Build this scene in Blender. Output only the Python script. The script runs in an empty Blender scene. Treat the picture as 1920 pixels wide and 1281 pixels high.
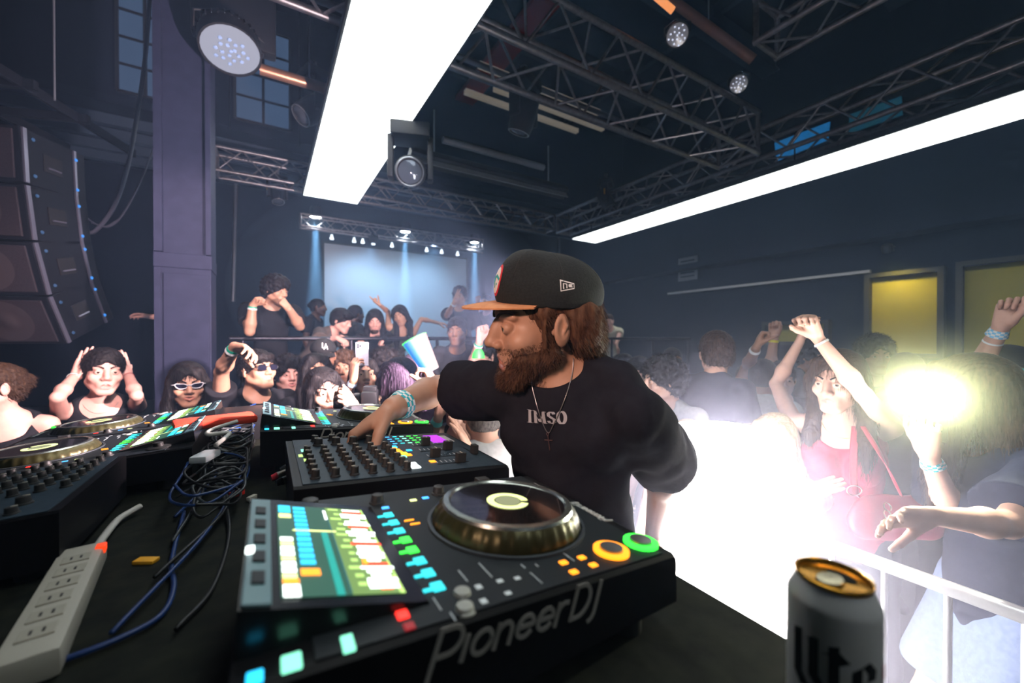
import bpy, bmesh, math, random
import numpy as np
from mathutils import Vector, Matrix, Euler
random.seed(7)
sc = bpy.context.scene
COL = sc.collection
PI = math.pi
def V(*a): return np.array(a[0] if len(a) == 1 else a, dtype=float)
def nrm(v):
    v = np.asarray(v, float); return v / (np.linalg.norm(v) + 1e-12)

# ---------------------------------------------------------------- camera frame
FPX = 746.7
CZ = 1.75
YAW = math.radians(31.5)
PIT = math.radians(-0.42)
CAMP = V(0, 0, CZ)
CF = V(math.sin(YAW) * math.cos(PIT), math.cos(YAW) * math.cos(PIT), math.sin(PIT))
CR = V(math.cos(YAW), -math.sin(YAW), 0)
CU = np.cross(CR, CF)
def ray(px, py): return CF + CR * ((px - 960) / FPX) + CU * ((640.5 - py) / FPX)
def at(px, py, d): return CAMP + ray(px, py) * d
def at_z(px, py, z):
    r = ray(px, py); return CAMP + r * ((z - CZ) / r[2])
def at_x(px, py, x):
    r = ray(px, py); return CAMP + r * (x / r[0])
def at_y(px, py, y):
    r = ray(px, py); return CAMP + r * (y / r[1])

# ---------------------------------------------------------------- materials
MATS = {}
def mat(name, color=(.5, .5, .5), rough=.6, metal=0., emit=None, estr=0., noise=None, bump=0., spec=.5, sss=0., trans=0., alpha=1., coat=0., sheen=0., ior=1.45):
    """noise = (scale, second colour, amount[, stretch xyz])"""
    if name in MATS: return MATS[name]
    m = bpy.data.materials.new(name); m.use_nodes = True
    nt = m.node_tree; b = nt.nodes['Principled BSDF']
    b.inputs['Base Color'].default_value = (*color, 1)
    b.inputs['Roughness'].default_value = rough
    b.inputs['Metallic'].default_value = metal
    b.inputs['Specular IOR Level'].default_value = spec
    b.inputs['IOR'].default_value = ior
    if sss: b.inputs['Subsurface Weight'].default_value = sss; b.inputs['Subsurface Radius'].default_value = (.012, .005, .003); b.inputs['Subsurface Scale'].default_value = 1.
    if trans: b.inputs['Transmission Weight'].default_value = trans
    if alpha < 1: b.inputs['Alpha'].default_value = alpha
    if coat: b.inputs['Coat Weight'].default_value = coat
    if sheen: b.inputs['Sheen Weight'].default_value = sheen
    if emit is not None:
        b.inputs['Emission Color'].default_value = (*emit, 1); b.inputs['Emission Strength'].default_value = estr
    if noise or bump:
        tc = nt.nodes.new('ShaderNodeTexCoord'); mp = nt.nodes.new('ShaderNodeMapping'); nz = nt.nodes.new('ShaderNodeTexNoise')
        nt.links.new(tc.outputs['Object'], mp.inputs['Vector']); nt.links.new(mp.outputs['Vector'], nz.inputs['Vector'])
        nz.inputs['Scale'].default_value = noise[0] if noise else 60
        nz.inputs['Detail'].default_value = 5
        if noise and len(noise) > 3: mp.inputs['Scale'].default_value = noise[3]
        if noise:
            mx = nt.nodes.new('ShaderNodeMix'); mx.data_type = 'RGBA'
            mx.inputs['A'].default_value = (*color, 1); mx.inputs['B'].default_value = (*noise[1], 1)
            rp = nt.nodes.new('ShaderNodeMapRange'); rp.inputs['From Min'].default_value = .35; rp.inputs['From Max'].default_value = .65
            rp.inputs['To Max'].default_value = noise[2]
            nt.links.new(nz.outputs['Fac'], rp.inputs['Value']); nt.links.new(rp.outputs['Result'], mx.inputs['Factor'])
            nt.links.new(mx.outputs['Result'], b.inputs['Base Color'])
        if bump:
            bp = nt.nodes.new('ShaderNodeBump'); bp.inputs['Strength'].default_value = bump; bp.inputs['Distance'].default_value = .004
            nt.links.new(nz.outputs['Fac'], bp.inputs['Height']); nt.links.new(bp.outputs['Normal'], b.inputs['Normal'])
    MATS[name] = m
    return m
def emat(name, color, s):
    if name in MATS: return MATS[name]
    return mat(name, (.02, .02, .02), .5, emit=color, estr=s)

# ---------------------------------------------------------------- mesh building
class MB:
    """collects geometry, then becomes ONE mesh object"""
    def __init__(s): s.v = []; s.f = []; s.mi = []; s.n = 0; s.cur = 0
    def add(s, vs, fs):
        s.v.extend([tuple(float(c) for c in p) for p in vs]); s.f.extend([tuple(i + s.n for i in f) for f in fs])
        s.mi.extend([s.cur] * len(fs)); s.n += len(vs); return s
    def box(s, lo, hi, bev=0.):
        lo = V(lo); hi = V(hi)
        if bev <= 0:
            c = [(lo[0], lo[1], lo[2]), (hi[0], lo[1], lo[2]), (hi[0], hi[1], lo[2]), (lo[0], hi[1], lo[2]), (lo[0], lo[1], hi[2]), (hi[0], lo[1], hi[2]), (hi[0], hi[1], hi[2]), (lo[0], hi[1], hi[2])]
            return s.add(c, [(0, 3, 2, 1), (4, 5, 6, 7), (0, 1, 5, 4), (1, 2, 6, 5), (2, 3, 7, 6), (3, 0, 4, 7)])
        b = min(bev, *( (hi - lo) / 2.001))
        bm = bmesh.new(); bmesh.ops.create_cube(bm, size=1)
        for v in bm.verts: v.co = Vector((lo + hi) / 2 + (hi - lo) * V(v.co))
        bmesh.ops.bevel(bm, geom=bm.edges[:], offset=b, segments=2, affect='EDGES', profile=.6)
        return s.bm(bm)
    def bm(s, bm, M=None):
        if M is not None: bm.transform(M)
        bm.verts.index_update()
        s.add([v.co[:] for v in bm.verts], [[v.index for v in f.verts] for f in bm.faces]); bm.free(); return s
    def obox(s, c, ax, ay, az, hx, hy, hz, bev=0.):
        """box by centre, axes and half sizes"""
        t = MB(); t.box((-hx, -hy, -hz), (hx, hy, hz), bev)
        c, ax, ay, az = V(c), V(ax), V(ay), V(az)
        return s.add([c + ax * p[0] + ay * p[1] + az * p[2] for p in t.v], t.f)
    def tube(s, a, b, r, r2=None, n=10, caps=True):
        a, b = V(a), V(b); r2 = r if r2 is None else r2
        d = nrm(b - a); u = nrm(np.cross(d, (0, 0, 1) if abs(d[2]) < .9 else (1, 0, 0))); w = np.cross(d, u)
        vs = []
        for p, rr in ((a, r), (b, r2)):
            for i in range(n):
                t = 2 * PI * i / n; vs.append(p + (u * math.cos(t) + w * math.sin(t)) * rr)
        fs = [(i, i + n, (i + 1) % n + n, (i + 1) % n) for i in range(n)]
        if caps: fs += [tuple(range(n)), tuple(range(2 * n - 1, n - 1, -1))]
        return s.add(vs, fs)
    def path(s, pts, r, n=6, closed=False, flat=1., up=None):
        pts = [V(p) for p in pts]; m = len(pts); vs = []; 
        prev = None
        for k, p in enumerate(pts):
            if closed: d = nrm(pts[(k + 1) % m] - pts[k - 1])
            else: d = nrm(pts[min(k + 1, m - 1)] - pts[max(k - 1, 0)])
            if up is not None: u = nrm(np.cross(d, up))
            elif prev is None: u = nrm(np.cross(d, (0, 0, 1) if abs(d[2]) < .9 else (1, 0, 0)))
            else: u = nrm(prev - d * np.dot(prev, d))
            prev = u; w = np.cross(d, u)
            rr = r[k] if hasattr(r, '__len__') else r
            for i in range(n):
                t = 2 * PI * i / n; vs.append(p + (u * math.cos(t) + w * math.sin(t) * flat) * rr)
        fs = []
        for k in range(m if closed else m - 1):
            a = k * n; b = ((k + 1) % m) * n
            for i in range(n): fs.append((a + i, b + i, b + (i + 1) % n, a + (i + 1) % n))
        if not closed: fs += [tuple(range(n)), tuple(range(m * n - 1, (m - 1) * n - 1, -1))]
        return s.add(vs, fs)
    def lathe(s, prof, n=32, c=(0, 0, 0), ax=None, a0=0., a1=2 * PI):
        """prof: (radius, height) list around the z axis at c; ax = (X,Y,Z) basis"""
        c = V(c); B = ax or (V(1, 0, 0), V(0, 1, 0), V(0, 0, 1)); m = len(prof); vs = []
        full = abs(a1 - a0 - 2 * PI) < 1e-6; nn = n if full else n + 1
        for i in range(nn):
            t = a0 + (a1 - a0) * i / n
            for r, h in prof: vs.append(c + B[0] * (r * math.cos(t)) + B[1] * (r * math.sin(t)) + B[2] * h)
        fs = []
        for i in range(n):
            a = i * m; b = ((i + 1) % nn) * m
            for k in range(m - 1): fs.append((a + k, b + k, b + k + 1, a + k + 1))
        return s.add(vs, fs)
    def quad(s, a, b, c, d): return s.add([a, b, c, d], [(0, 1, 2, 3)])
    def prism(s, poly, o, ux, uy, uz, h):
        """polygon (2d) in plane o,ux,uy extruded by h along uz"""
        o, ux, uy, uz = V(o), V(ux), V(uy), V(uz); n = len(poly)
        vs = [o + ux * p[0] + uy * p[1] for p in poly] + [o + ux * p[0] + uy * p[1] + uz * h for p in poly]
        fs = [tuple(range(n - 1, -1, -1)), tuple(range(n, 2 * n))] + [(i, (i + 1) % n, (i + 1) % n + n, i + n) for i in range(n)]
        return s.add(vs, fs)
    def build(s, name, mats, parent=None, smooth=False, loc=None):
        me = bpy.data.meshes.new(name); me.from_pydata(s.v, [], s.f)
        ms = mats if isinstance(mats, (list, tuple)) else [mats]
        for m in ms: me.materials.append(m)
        if len(ms) > 1: me.polygons.foreach_set('material_index', s.mi)
        if smooth: me.polygons.foreach_set('use_smooth', [True] * len(me.polygons))
        me.validate(); me.update()
        o = bpy.data.objects.new(name, me); COL.objects.link(o)
        if parent is not None: o.parent = parent
        if smooth == 'auto':
            try:
                me.set_sharp_from_angle(angle=math.radians(40))
            except Exception: pass
        if loc is not None: o.location = loc
        return o
def tag(o, label, cat, group=None, kind=None):
    if label: o['label'] = label
    if cat: o['category'] = cat
    if group: o['group'] = group
    if kind: o['kind'] = kind
    return o
def plab(o, label): o['label'] = label; return o
def thing(name, label, cat, loc=(0, 0, 0), rot=(0, 0, 0), group=None):
    o = bpy.data.objects.new(name, None); COL.objects.link(o); o.empty_display_size = .05
    o.location = loc; o.rotation_euler = rot
    return tag(o, label, cat, group)
def struct(name, mb, m, **k):
    o = mb.build(name, m, **k); o['kind'] = 'structure'; return o
def copy_tree(o, parent=None):
    c = o.copy(); COL.objects.link(c)
    if parent is not None: c.parent = parent
    for ch in list(o.children): copy_tree(ch, c)
    return c
def basis_M(X, Y, Z, o):
    return Matrix(((X[0], Y[0], Z[0], o[0]), (X[1], Y[1], Z[1], o[1]), (X[2], Y[2], Z[2], o[2]), (0, 0, 0, 1)))

# stroke lettering: each glyph a list of polylines in a box of height 1
def arc(cx, cy, rx, ry, a0, a1, n=10): return [(cx + rx * math.cos(math.radians(a0 + (a1 - a0) * i / n)), cy + ry * math.sin(math.radians(a0 + (a1 - a0) * i / n))) for i in range(n + 1)]
def strokes(mb, lines, o, ux, uy, uz, size, w, h=.0006, shear=0., nib=None, f=None):
    """ribbons of constant width w (or a flat nib (angle, w, thin)) lifted by h; f maps (x,y)->3d point for curved surfaces"""
    o, ux, uy, uz = V(o), V(ux), V(uy), V(uz)
    for ln in lines:
        P = [V(p[0] * size + shear * p[1] * size, p[1] * size) for p in ln]
        L = []; R = []
        for k, p in enumerate(P):
            d = P[min(k + 1, len(P) - 1)] - P[max(k - 1, 0)]; d = d / (np.linalg.norm(d) + 1e-9)
            if nib:
                a = math.radians(nib[0]); q = V(math.cos(a), math.sin(a)) * nib[1] / 2
                nn = V(-d[1], d[0]); off = q if np.dot(q, nn) > 0 else -q
                off = off + nn * nib[2] / 2
            else: off = V(-d[1], d[0]) * w / 2
            ext = d * (w / 2 if (k == len(P) - 1) else (-w / 2 if k == 0 else 0)) * (0 if nib else 1)
            L.append(p + off + ext); R.append(p - off + ext)
        n = len(P)
        g = f or (lambda x, y, z: o + ux * x + uy * y + uz * z)
        vs = [g(q[0], q[1], h) for q in L] + [g(q[0], q[1], h) for q in R]
        vs += [g(q[0], q[1], -h * .3) for q in L] + [g(q[0], q[1], -h * .3) for q in R]
        fs = []
        for k in range(n - 1):
            fs += [(k, n + k, n + k + 1, k + 1), (k, k + 1, 2 * n + k + 1, 2 * n + k), (n + k + 1, n + k, 3 * n + k, 3 * n + k + 1)]
        fs += [(0, 2 * n, 3 * n, n), (n - 1, 2 * n - 1, 4 * n - 1, 3 * n - 1)]
        mb.add(vs, fs)

# ---------------------------------------------------------------- implicit surfaces (bodies, clothes, hair)
def wob(X, Y, Z, f, ph=0.):
    return (np.sin(X * f + 1.7 * np.sin(Y * f * .7 + ph) + ph) + np.sin(Y * f * 1.13 + 1.3 * np.sin(Z * f * .8 + 2 * ph)) + np.sin(Z * f * .93 + 1.5 * np.sin(X * f * .6 + 3 * ph))) / 3
class SDF:
    def __init__(s): s.p = []; s.post = []
    def cone(s, a, b, ra, rb=None, k=.01, flat=None, op=1, cut=False):
        a, b = V(a), V(b); rb = ra if rb is None else rb; R = max(ra, rb)
        ba = b - a; L2 = max(float(np.dot(ba, ba)), 1e-10)
        if flat is not None: fn_, fs_ = nrm(flat[0]), flat[1]
        def f(X, Y, Z):
            x, y, z = X - a[0], Y - a[1], Z - a[2]
            t = (x * ba[0] + y * ba[1] + z * ba[2]) / L2; e0 = t * math.sqrt(L2); t = np.clip(t, 0, 1)
            x = x - t * ba[0]; y = y - t * ba[1]; z = z - t * ba[2]; g = 1.
            if flat is not None:
                q = (x * fn_[0] + y * fn_[1] + z * fn_[2]) * (1 / fs_ - 1)
                x = x + q * fn_[0]; y = y + q * fn_[1]; z = z + q * fn_[2]; g = min(1., fs_) ** .5
            r = (np.sqrt(x * x + y * y + z * z) - (ra + (rb - ra) * t)) * g
            return np.maximum(r, e0 - math.sqrt(L2)) if cut else r
        e = R * (max(1, flat[1]) if flat is not None else 1)
        s.p.append((f, np.minimum(a, b) - e, np.maximum(a, b) + e, k, op)); return s
    def chain(s, pts, rs, **k):
        for i in range(len(pts) - 1): s.cone(pts[i], pts[i + 1], rs[i], rs[i + 1], **k)
        return s
    def ell(s, c, rad, B=None, k=.01, op=1):
        c = V(c); rad = V(rad); B = np.eye(3) if B is None else np.array(B, float)  # rows = axes
        def f(X, Y, Z):
            x, y, z = X - c[0], Y - c[1], Z - c[2]
            q = [(x * B[i][0] + y * B[i][1] + z * B[i][2]) / rad[i] for i in range(3)]
            k0 = np.sqrt(q[0] ** 2 + q[1] ** 2 + q[2] ** 2) + 1e-9
            k1 = np.sqrt((q[0] / rad[0]) ** 2 + (q[1] / rad[1]) ** 2 + (q[2] / rad[2]) ** 2) + 1e-9
            return k0 * (k0 - 1) / k1
        e = np.abs(B.T * rad).sum(axis=1); s.p.append((f, c - e, c + e, k, op)); return s
    def plane(s, o, n, k=.004):
        """cut away everything on the n side of o"""
        o, n = V(o), nrm(n)
        s.p.append((lambda X, Y, Z: (X - o[0]) * n[0] + (Y - o[1]) * n[1] + (Z - o[2]) * n[2], None, None, k, 0)); return s
    def disp(s, fn): s.post.append(fn); return s
    def bounds(s):
        lo = np.min([p[1] for p in s.p if p[4] > 0], axis=0); hi = np.max([p[2] for p in s.p if p[4] > 0], axis=0); return lo, hi
    def grid(s, lo, hi, vx):
        lo = V(lo); n = np.ceil((V(hi) - lo) / vx).astype(int) + 1
        ax = [(lo[i] + vx * np.arange(n[i])).astype(np.float32) for i in range(3)]
        D = np.full(tuple(n), .08, np.float32)
        for f, plo, phi, k, op in s.p:
            if plo is None: sl = [slice(0, n[i]) for i in range(3)]
            else:
                pad = k + 3 * vx
                i0 = np.maximum(np.floor((plo - pad - lo) / vx).astype(int), 0); i1 = np.minimum(np.ceil((phi + pad - lo) / vx).astype(int) + 1, n)
                if np.any(i1 <= i0): continue
                sl = [slice(i0[i], i1[i]) for i in range(3)]
            X = ax[0][sl[0]][:, None, None]; Y = ax[1][sl[1]][None, :, None]; Z = ax[2][sl[2]][None, None, :]
            d = D[tuple(sl)]; e = f(X, Y, Z).astype(np.float32)
            if op == 1: h = np.maximum(k - np.abs(d - e), 0) / k; r = np.minimum(d, e) - h * h * k * .25
            elif op == -1: e = -e; h = np.maximum(k - np.abs(d - e), 0) / k; r = np.maximum(d, e) + h * h * k * .25
            else: h = np.maximum(k - np.abs(d - e), 0) / k; r = np.maximum(d, e) + h * h * k * .25
            D[tuple(sl)] = r
        if s.post:
            X = ax[0][:, None, None]; Y = ax[1][None, :, None]; Z = ax[2][None, None, :]
            for fn in s.post: D = D + fn(X, Y, Z).astype(np.float32)
        return D, lo
    def mesh(s, vx, chunks=(), clip=None):
        lo, hi = s.bounds(); lo = lo - 2.5 * vx; hi = hi + 2.5 * vx
        if clip is not None: lo = np.maximum(lo, clip[0]); hi = np.minimum(hi, clip[1])
        VS, FS = snets(*s.grid(lo, hi, vx), vx)
        if chunks and len(FS):
            c = VS[FS].mean(axis=1); keep = np.ones(len(FS), bool)
            for clo, chi, cv in chunks: keep &= ~np.all((c > V(clo) + vx * .8) & (c < V(chi) - vx * .8), axis=1)
            FS = FS[keep]
        for clo, chi, cv in chunks:
            v, f = snets(*s.grid(clo, chi, cv), cv)
            if len(f): FS = np.vstack([FS, f + len(VS)]) if len(FS) else f; VS = np.vstack([VS, v]) if len(VS) else v
        used = np.unique(FS); remap = np.zeros(len(VS), int); remap[used] = np.arange(len(used))
        return VS[used], remap[FS]
def snets(D, lo, vx):
    s = D < 0
    c = np.zeros(tuple(np.array(D.shape) - 1), np.int8); n0, n1, n2 = c.shape
    for i in (0, 1):
        for j in (0, 1):
            for k in (0, 1): c += s[i:i + n0, j:j + n1, k:k + n2]
    I, J, K = np.nonzero((c > 0) & (c < 8))
    idx = np.full(c.shape, -1, np.int64); idx[I, J, K] = np.arange(len(I))
    acc = np.zeros((len(I), 3)); cnt = np.zeros(len(I))
    for axis in range(3):
        for p in (0, 1):
            for q in (0, 1):
                o = [0, 0, 0]; oth = [a for a in range(3) if a != axis]; o[oth[0]] = p; o[oth[1]] = q
                e = list(o); e[axis] = 1
                a = D[I + o[0], J + o[1], K + o[2]]; b = D[I + e[0], J + e[1], K + e[2]]
                m = (a < 0) != (b < 0); t = np.where(m, a / np.where(m, a - b, 1), 0)
                P = np.zeros((len(I), 3)); P[:] = o; P[:, axis] = t
                acc += P * m[:, None]; cnt += m
    vs = (np.stack([I, J, K], 1) + acc / np.maximum(cnt, 1)[:, None]) * vx + lo
    F = []
    for axis in range(3):
        a1, a2 = [(1, 2), (2, 0), (0, 1)][axis]
        sa = [slice(None)] * 3; sb = [slice(None)] * 3; sa[axis] = slice(0, -1); sb[axis] = slice(1, None)
        A = s[tuple(sa)]; Bq = s[tuple(sb)]; E = np.nonzero(A != Bq); E = np.stack(E, 1)
        sh = np.array(c.shape)
        ok = (E[:, a1] > 0) & (E[:, a2] > 0) & (E[:, a1] < sh[a1]) & (E[:, a2] < sh[a2]); E = E[ok]
        d1 = np.zeros(3, int); d1[a1] = 1; d2 = np.zeros(3, int); d2[a2] = 1
        g = lambda Q: idx[Q[:, 0], Q[:, 1], Q[:, 2]]
        q = np.stack([g(E - d1 - d2), g(E - d2), g(E), g(E - d1)], 1)
        ins = s[E[:, 0], E[:, 1], E[:, 2]]
        q[~ins] = q[~ins][:, ::-1]; F.append(q)
    F = np.vstack(F); F = F[(F >= 0).all(axis=1)]
    return vs, F
def np_mesh(name, vs, fs, mats, parent=None, mi=None, smooth=True):
    me = bpy.data.meshes.new(name); me.vertices.add(len(vs)); me.vertices.foreach_set('co', np.asarray(vs, np.float32).ravel())
    n, k = fs.shape
    me.loops.add(n * k); me.loops.foreach_set('vertex_index', fs.astype(np.int32).ravel())
    me.polygons.add(n); me.polygons.foreach_set('loop_start', np.arange(0, n * k, k, dtype=np.int32))
    for m in (mats if isinstance(mats, (list, tuple)) else [mats]): me.materials.append(m)
    me.update(calc_edges=True)
    if mi is not None: me.polygons.foreach_set('material_index', mi.astype(np.int32))
    me.polygons.foreach_set('use_smooth', np.full(n, smooth)); me.update()
    o = bpy.data.objects.new(name, me); COL.objects.link(o)
    if parent is not None: o.parent = parent
    return o
# ---------------------------------------------------------------- people
SKIN = {}
def skin_mats(tone):
    if tone not in SKIN:
        c = {'fair': (.62, .36, .27), 'tan': (.50, .27, .18), 'brown': (.30, .15, .095), 'dark': (.13, .065, .045), 'pink': (.66, .36, .30)}[tone]
        s = mat('skin_' + tone, c, .48, noise=(35, tuple(x * .86 for x in c), .6), bump=.12)
        l = mat('lips_' + tone, (c[0] * .80, c[1] * .58, c[2] * .62), .35)
        SKIN[tone] = [s, l]
    return SKIN[tone]
def hair_mat(kind='black'):
    c = {'black': ((.007, .006, .007), (.016, .013, .014)), 'brown': ((.025, .013, .009), (.055, .03, .018)), 'blond': ((.75, .58, .35), (.5, .34, .18)),
         'darkpurple': ((.02, .012, .022), (.06, .04, .07)), 'grey': ((.08, .07, .07), (.16, .14, .13)), 'auburn': ((.05, .022, .014), (.12, .06, .035))}[kind]
    return mat('hair_' + kind, c[0], .55, noise=(9, c[1], 1., (14, 14, 2)), bump=.4, spec=.14)
def cloth_mat(name, c, c2=None, rough=.85): return mat('cloth_' + name, c, rough, noise=(60, c2 or tuple(x * .75 for x in c), .6), bump=.25, spec=.2)

def ray_reach(px, py, o, L, near=True):
    """the point on the view ray nearest to distance L from o"""
    r = ray(px, py); r = r / np.linalg.norm(r); m = o - CAMP; b = float(np.dot(r, m)); c = float(np.dot(m, m)) - L * L
    D = b * b - c
    if D < 0: p = CAMP + r * b; return o + nrm(p - o) * L
    t = b - math.sqrt(D) if near else b + math.sqrt(D)
    return CAMP + r * t
CURLS = {'open': (.06, .05, .06, .1, .15), 'relaxed': (.28, .34, .4, .45, .3), 'fist': (1, 1, 1, 1, .8), 'hold': (.55, .6, .65, .7, .35), 'point': (.02, .9, 1, 1, .8),
         'vee': (.02, .05, 1, 1, .9), 'flat': (0, 0, 0, 0, .05), 'pinch': (.42, .42, .62, .7, .6), 'grip': (.75, .78, .8, .85, .45)}
def hand(S, w, d, n, side, pose='relaxed', s=1., spread=.1):
    """fingers, palm and thumb; w wrist, d finger direction, n palm normal; returns finger tips"""
    d = nrm(d); n = nrm(V(n) - d * np.dot(n, d)); t = np.cross(d, n) * (1 if side == 'R' else -1)
    cu = CURLS[pose] if isinstance(pose, str) else pose
    offs = (.029, .010, -.009, -.027); ml = (.086, .089, .084, .077); fl = (.071, .080, .074, .058); tips = []
    S.cone(w, w + d * .05 * s, .021 * s, .028 * s, k=.015, flat=(n, .62))
    for i in range(4):
        kn = w + (d * ml[i] + t * offs[i]) * s
        S.cone(w + (d * .012 + t * offs[i] * .55) * s, kn, .013 * s, .0108 * s, k=.014)
        a = spread * (1.5 - i) / 1.5; dd = nrm(d + t * a); th = cu[i] * 1.25; p = kn; r0 = (.0092, .0095, .009, .008)[i] * s
        for j, (fr, add) in enumerate(((.45, 1.55), (.30, 1.1), (.25, 0))):
            q = p + (dd * math.cos(th) + n * math.sin(th)) * fl[i] * fr * s
            S.cone(p, q, r0 * (1 - .1 * j), r0 * (.9 - .1 * j), k=.004); p = q; th += cu[i] * add
        tips.append(p)
    b = w + (t * .020 + d * .018 + n * .008) * s; c = cu[4]
    d1 = nrm(d * (.62 + .2 * c) + t * (.78 - .55 * c) + n * (.2 + .6 * c)); d2 = nrm(d1 + d * .25 * (1 - c) - t * .8 * c + n * .2 * c)
    p1 = b + d1 * .046 * s; p2 = p1 + nrm(d1 + d2) * .033 * s; p3 = p2 + d2 * .026 * s
    S.cone(b, p1, .016 * s, .0115 * s, k=.014); S.cone(p1, p2, .0112 * s, .0098 * s, k=.004); S.cone(p2, p3, .0098 * s, .008 * s, k=.004)
    tips.append(p3); return tips

def head_sdf(S, Hp, hB, s, fem, mouth, beard=False, nose=1.):
    """Hp: local -> world; rows of hB are the head's right, front and up"""
    r = hB[0]
    S.ell(Hp(0, -.012, .036), V(.073, .093, .080) * s, hB, k=.02)
    S.ell(Hp(0, .022, -.030), V(.059, .066, .078) * s, hB, k=.03)
    S.ell(Hp(0, .062, -.100), V(.024, .020, .018) * s * (.85 if fem else 1.05), hB, k=.03)
    for x in (-1, 1):
        S.cone(Hp(x * .052, -.002, -.052), Hp(x * .020, .064, -.098), (.014 if fem else .017) * s, .013 * s, k=.03)
        S.ell(Hp(x * .043, .058, -.026), V(.021, .022, .020) * s, hB, k=.025)
        S.cone(Hp(x * .014, .083, .024), Hp(x * .044, .070, .022), (.007 if fem else .0095) * s, .006 * s, k=.014)
        S.ell(Hp(x * .031, .102, .002), V(.018, .013, .011) * s, hB, k=.014, op=-1)
        S.ell(Hp(x * .031, .0785, .001), V(.0150, .0140, .0128) * s, hB, k=.005)
        S.ell(Hp(x * .031, .0945, -.0012), V(.0125, .009, .0060) * s, hB, k=.002, op=-1)
        S.ell(Hp(x * .0125, .094, -.034), V(.009, .010, .008) * s, hB, k=.007)
        # ears
        eB = np.array([nrm(hB[0] * x - hB[1] * .35), nrm(hB[1] + hB[0] * x * .35), hB[2]])
        S.ell(Hp(x * .077, -.012, -.004), V(.0075, .019, .031) * s, eB, k=.006)
        S.ell(Hp(x * .087, -.010, .001), V(.0065, .0125, .021) * s, eB, k=.003, op=-1)
        S.chain([Hp(x * .080, -.014, .018), Hp(x * .082, -.018, .004), Hp(x * .0795, -.012, -.012)], [.0028 * s, .0032 * s, .0028 * s], k=.003)
        S.ell(Hp(x * .076, .004, -.006), V(.004, .005, .006) * s, eB, k=.003)
    S.cone(Hp(0, .086, .014), Hp(0, .099 + .006 * nose, -.026), .0070 * s, .0095 * s, k=.012)
    S.ell(Hp(0, .085, -.012), V(.0125, .017 + .002 * nose, .026) * s, hB, k=.012)
    S.ell(Hp(0, .100 + .006 * nose, -.030), V(.0105, .0105, .0085) * s, hB, k=.008)
    S.ell(Hp(0, .074, -.062), V(.030, .018, .020) * s, hB, k=.02)
    if mouth == 'open':
        S.ell(Hp(0, .101, -.0715), V(.019, .026, .0115) * s, hB, k=.003, op=-1)
        S.cone(Hp(-.016, .084, -.060), Hp(.016, .084, -.060), .0045 * s, k=.006); S.cone(Hp(-.013, .083, -.081), Hp(.013, .083, -.081), .005 * s, k=.006)
    elif mouth == 'smile':
        S.ell(Hp(0, .101, -.063), V(.026, .018, .0075) * s, hB, k=.003, op=-1)
        S.cone(Hp(-.025, .083, -.056), Hp(0, .095, -.0545), .0038 * s, .0048 * s, k=.004); S.cone(Hp(.025, .083, -.056), Hp(0, .095, -.0545), .0038 * s, .0048 * s, k=.004)
        S.cone(Hp(-.023, .083, -.063), Hp(0, .093, -.0735), .0042 * s, .006 * s, k=.004); S.cone(Hp(.023, .083, -.063), Hp(0, .093, -.0735), .0042 * s, .006 * s, k=.004)
    else:
        S.cone(Hp(-.020, .085, -.062), Hp(0, .0915, -.0595), .003 * s, .0045 * s, k=.004); S.cone(Hp(.020, .085, -.062), Hp(0, .0915, -.0595), .003 * s, .0045 * s, k=.004)
        S.cone(Hp(-.016, .085, -.0675), Hp(0, .0895, -.0700), .003 * s, .0052 * s, k=.004); S.cone(Hp(.016, .085, -.0675), Hp(0, .0895, -.0700), .003 * s, .0052 * s, k=.004)
def lip_test(vs, hc, hB, s, mouth):
    q = (vs - hc) @ np.array(hB).T / s
    up, lo, w = {'open': (-.0555, -.0895, .022), 'smile': (-.052, -.079, .028), 'closed': (-.0555, -.0755, .024)}[mouth]
    zc = (up + lo) / 2; return (np.abs(q[:, 0]) < w) & (q[:, 1] > .083) & (((q[:, 2] - zc) / ((up - lo) / 2)) ** 2 + (q[:, 0] / w) ** 2 < 1)

def torso(S, T, tf, g, inf=0., fem=False, k=.03, low=True):
    f = .86 if fem else 1.
    S.cone(T(0, -.005, -.09), T(0, .0, -.24), .142 * g * f + inf, .132 * g * f + inf, k=k, flat=(tf, .70))
    S.cone(T(0, .0, -.24), T(0, .0, -.38), .132 * g * f + inf, .115 * g * f + inf, k=k, flat=(tf, .72))
    if low: S.cone(T(0, .0, -.38), T(0, -.005, -.50), .115 * g * f + inf, (.142 if fem else .135) * g + inf, k=k, flat=(tf, .74))
    for x in (-1, 1):
        S.cone(T(x * .03, -.012, -.005), T(x * .135 * f, -.005, -.043), .036 * g + inf * .8, .040 * g + inf * .8, k=.03)
        S.ell(T(x * .065, .055, -.15), V(.075, .045, .065) * f * g + inf, np.array([T.r, T.f, T.u]), k=.03)
        if fem: S.ell(T(x * .062, .088, -.185), V(.050, .045, .052) * g + inf, np.array([T.r, T.f, T.u]), k=.022)
        S.ell(T(x * .08, -.055, -.13), V(.06, .04, .09) * f * g + inf, np.array([T.r, T.f, T.u]), k=.03)
class Frame:
    def __init__(s, o, r, f, u, sc=1.): s.o, s.r, s.f, s.u, s.s = V(o), V(r), V(f), V(u), sc
    def __call__(s, x, y, z): return s.o + (s.r * x + s.f * y + s.u * z) * s.s
def rotate(v, ax, a):
    ax = nrm(ax); v = V(v); return v * math.cos(a) + np.cross(ax, v) * math.sin(a) + ax * np.dot(ax, v) * (1 - math.cos(a))

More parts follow.
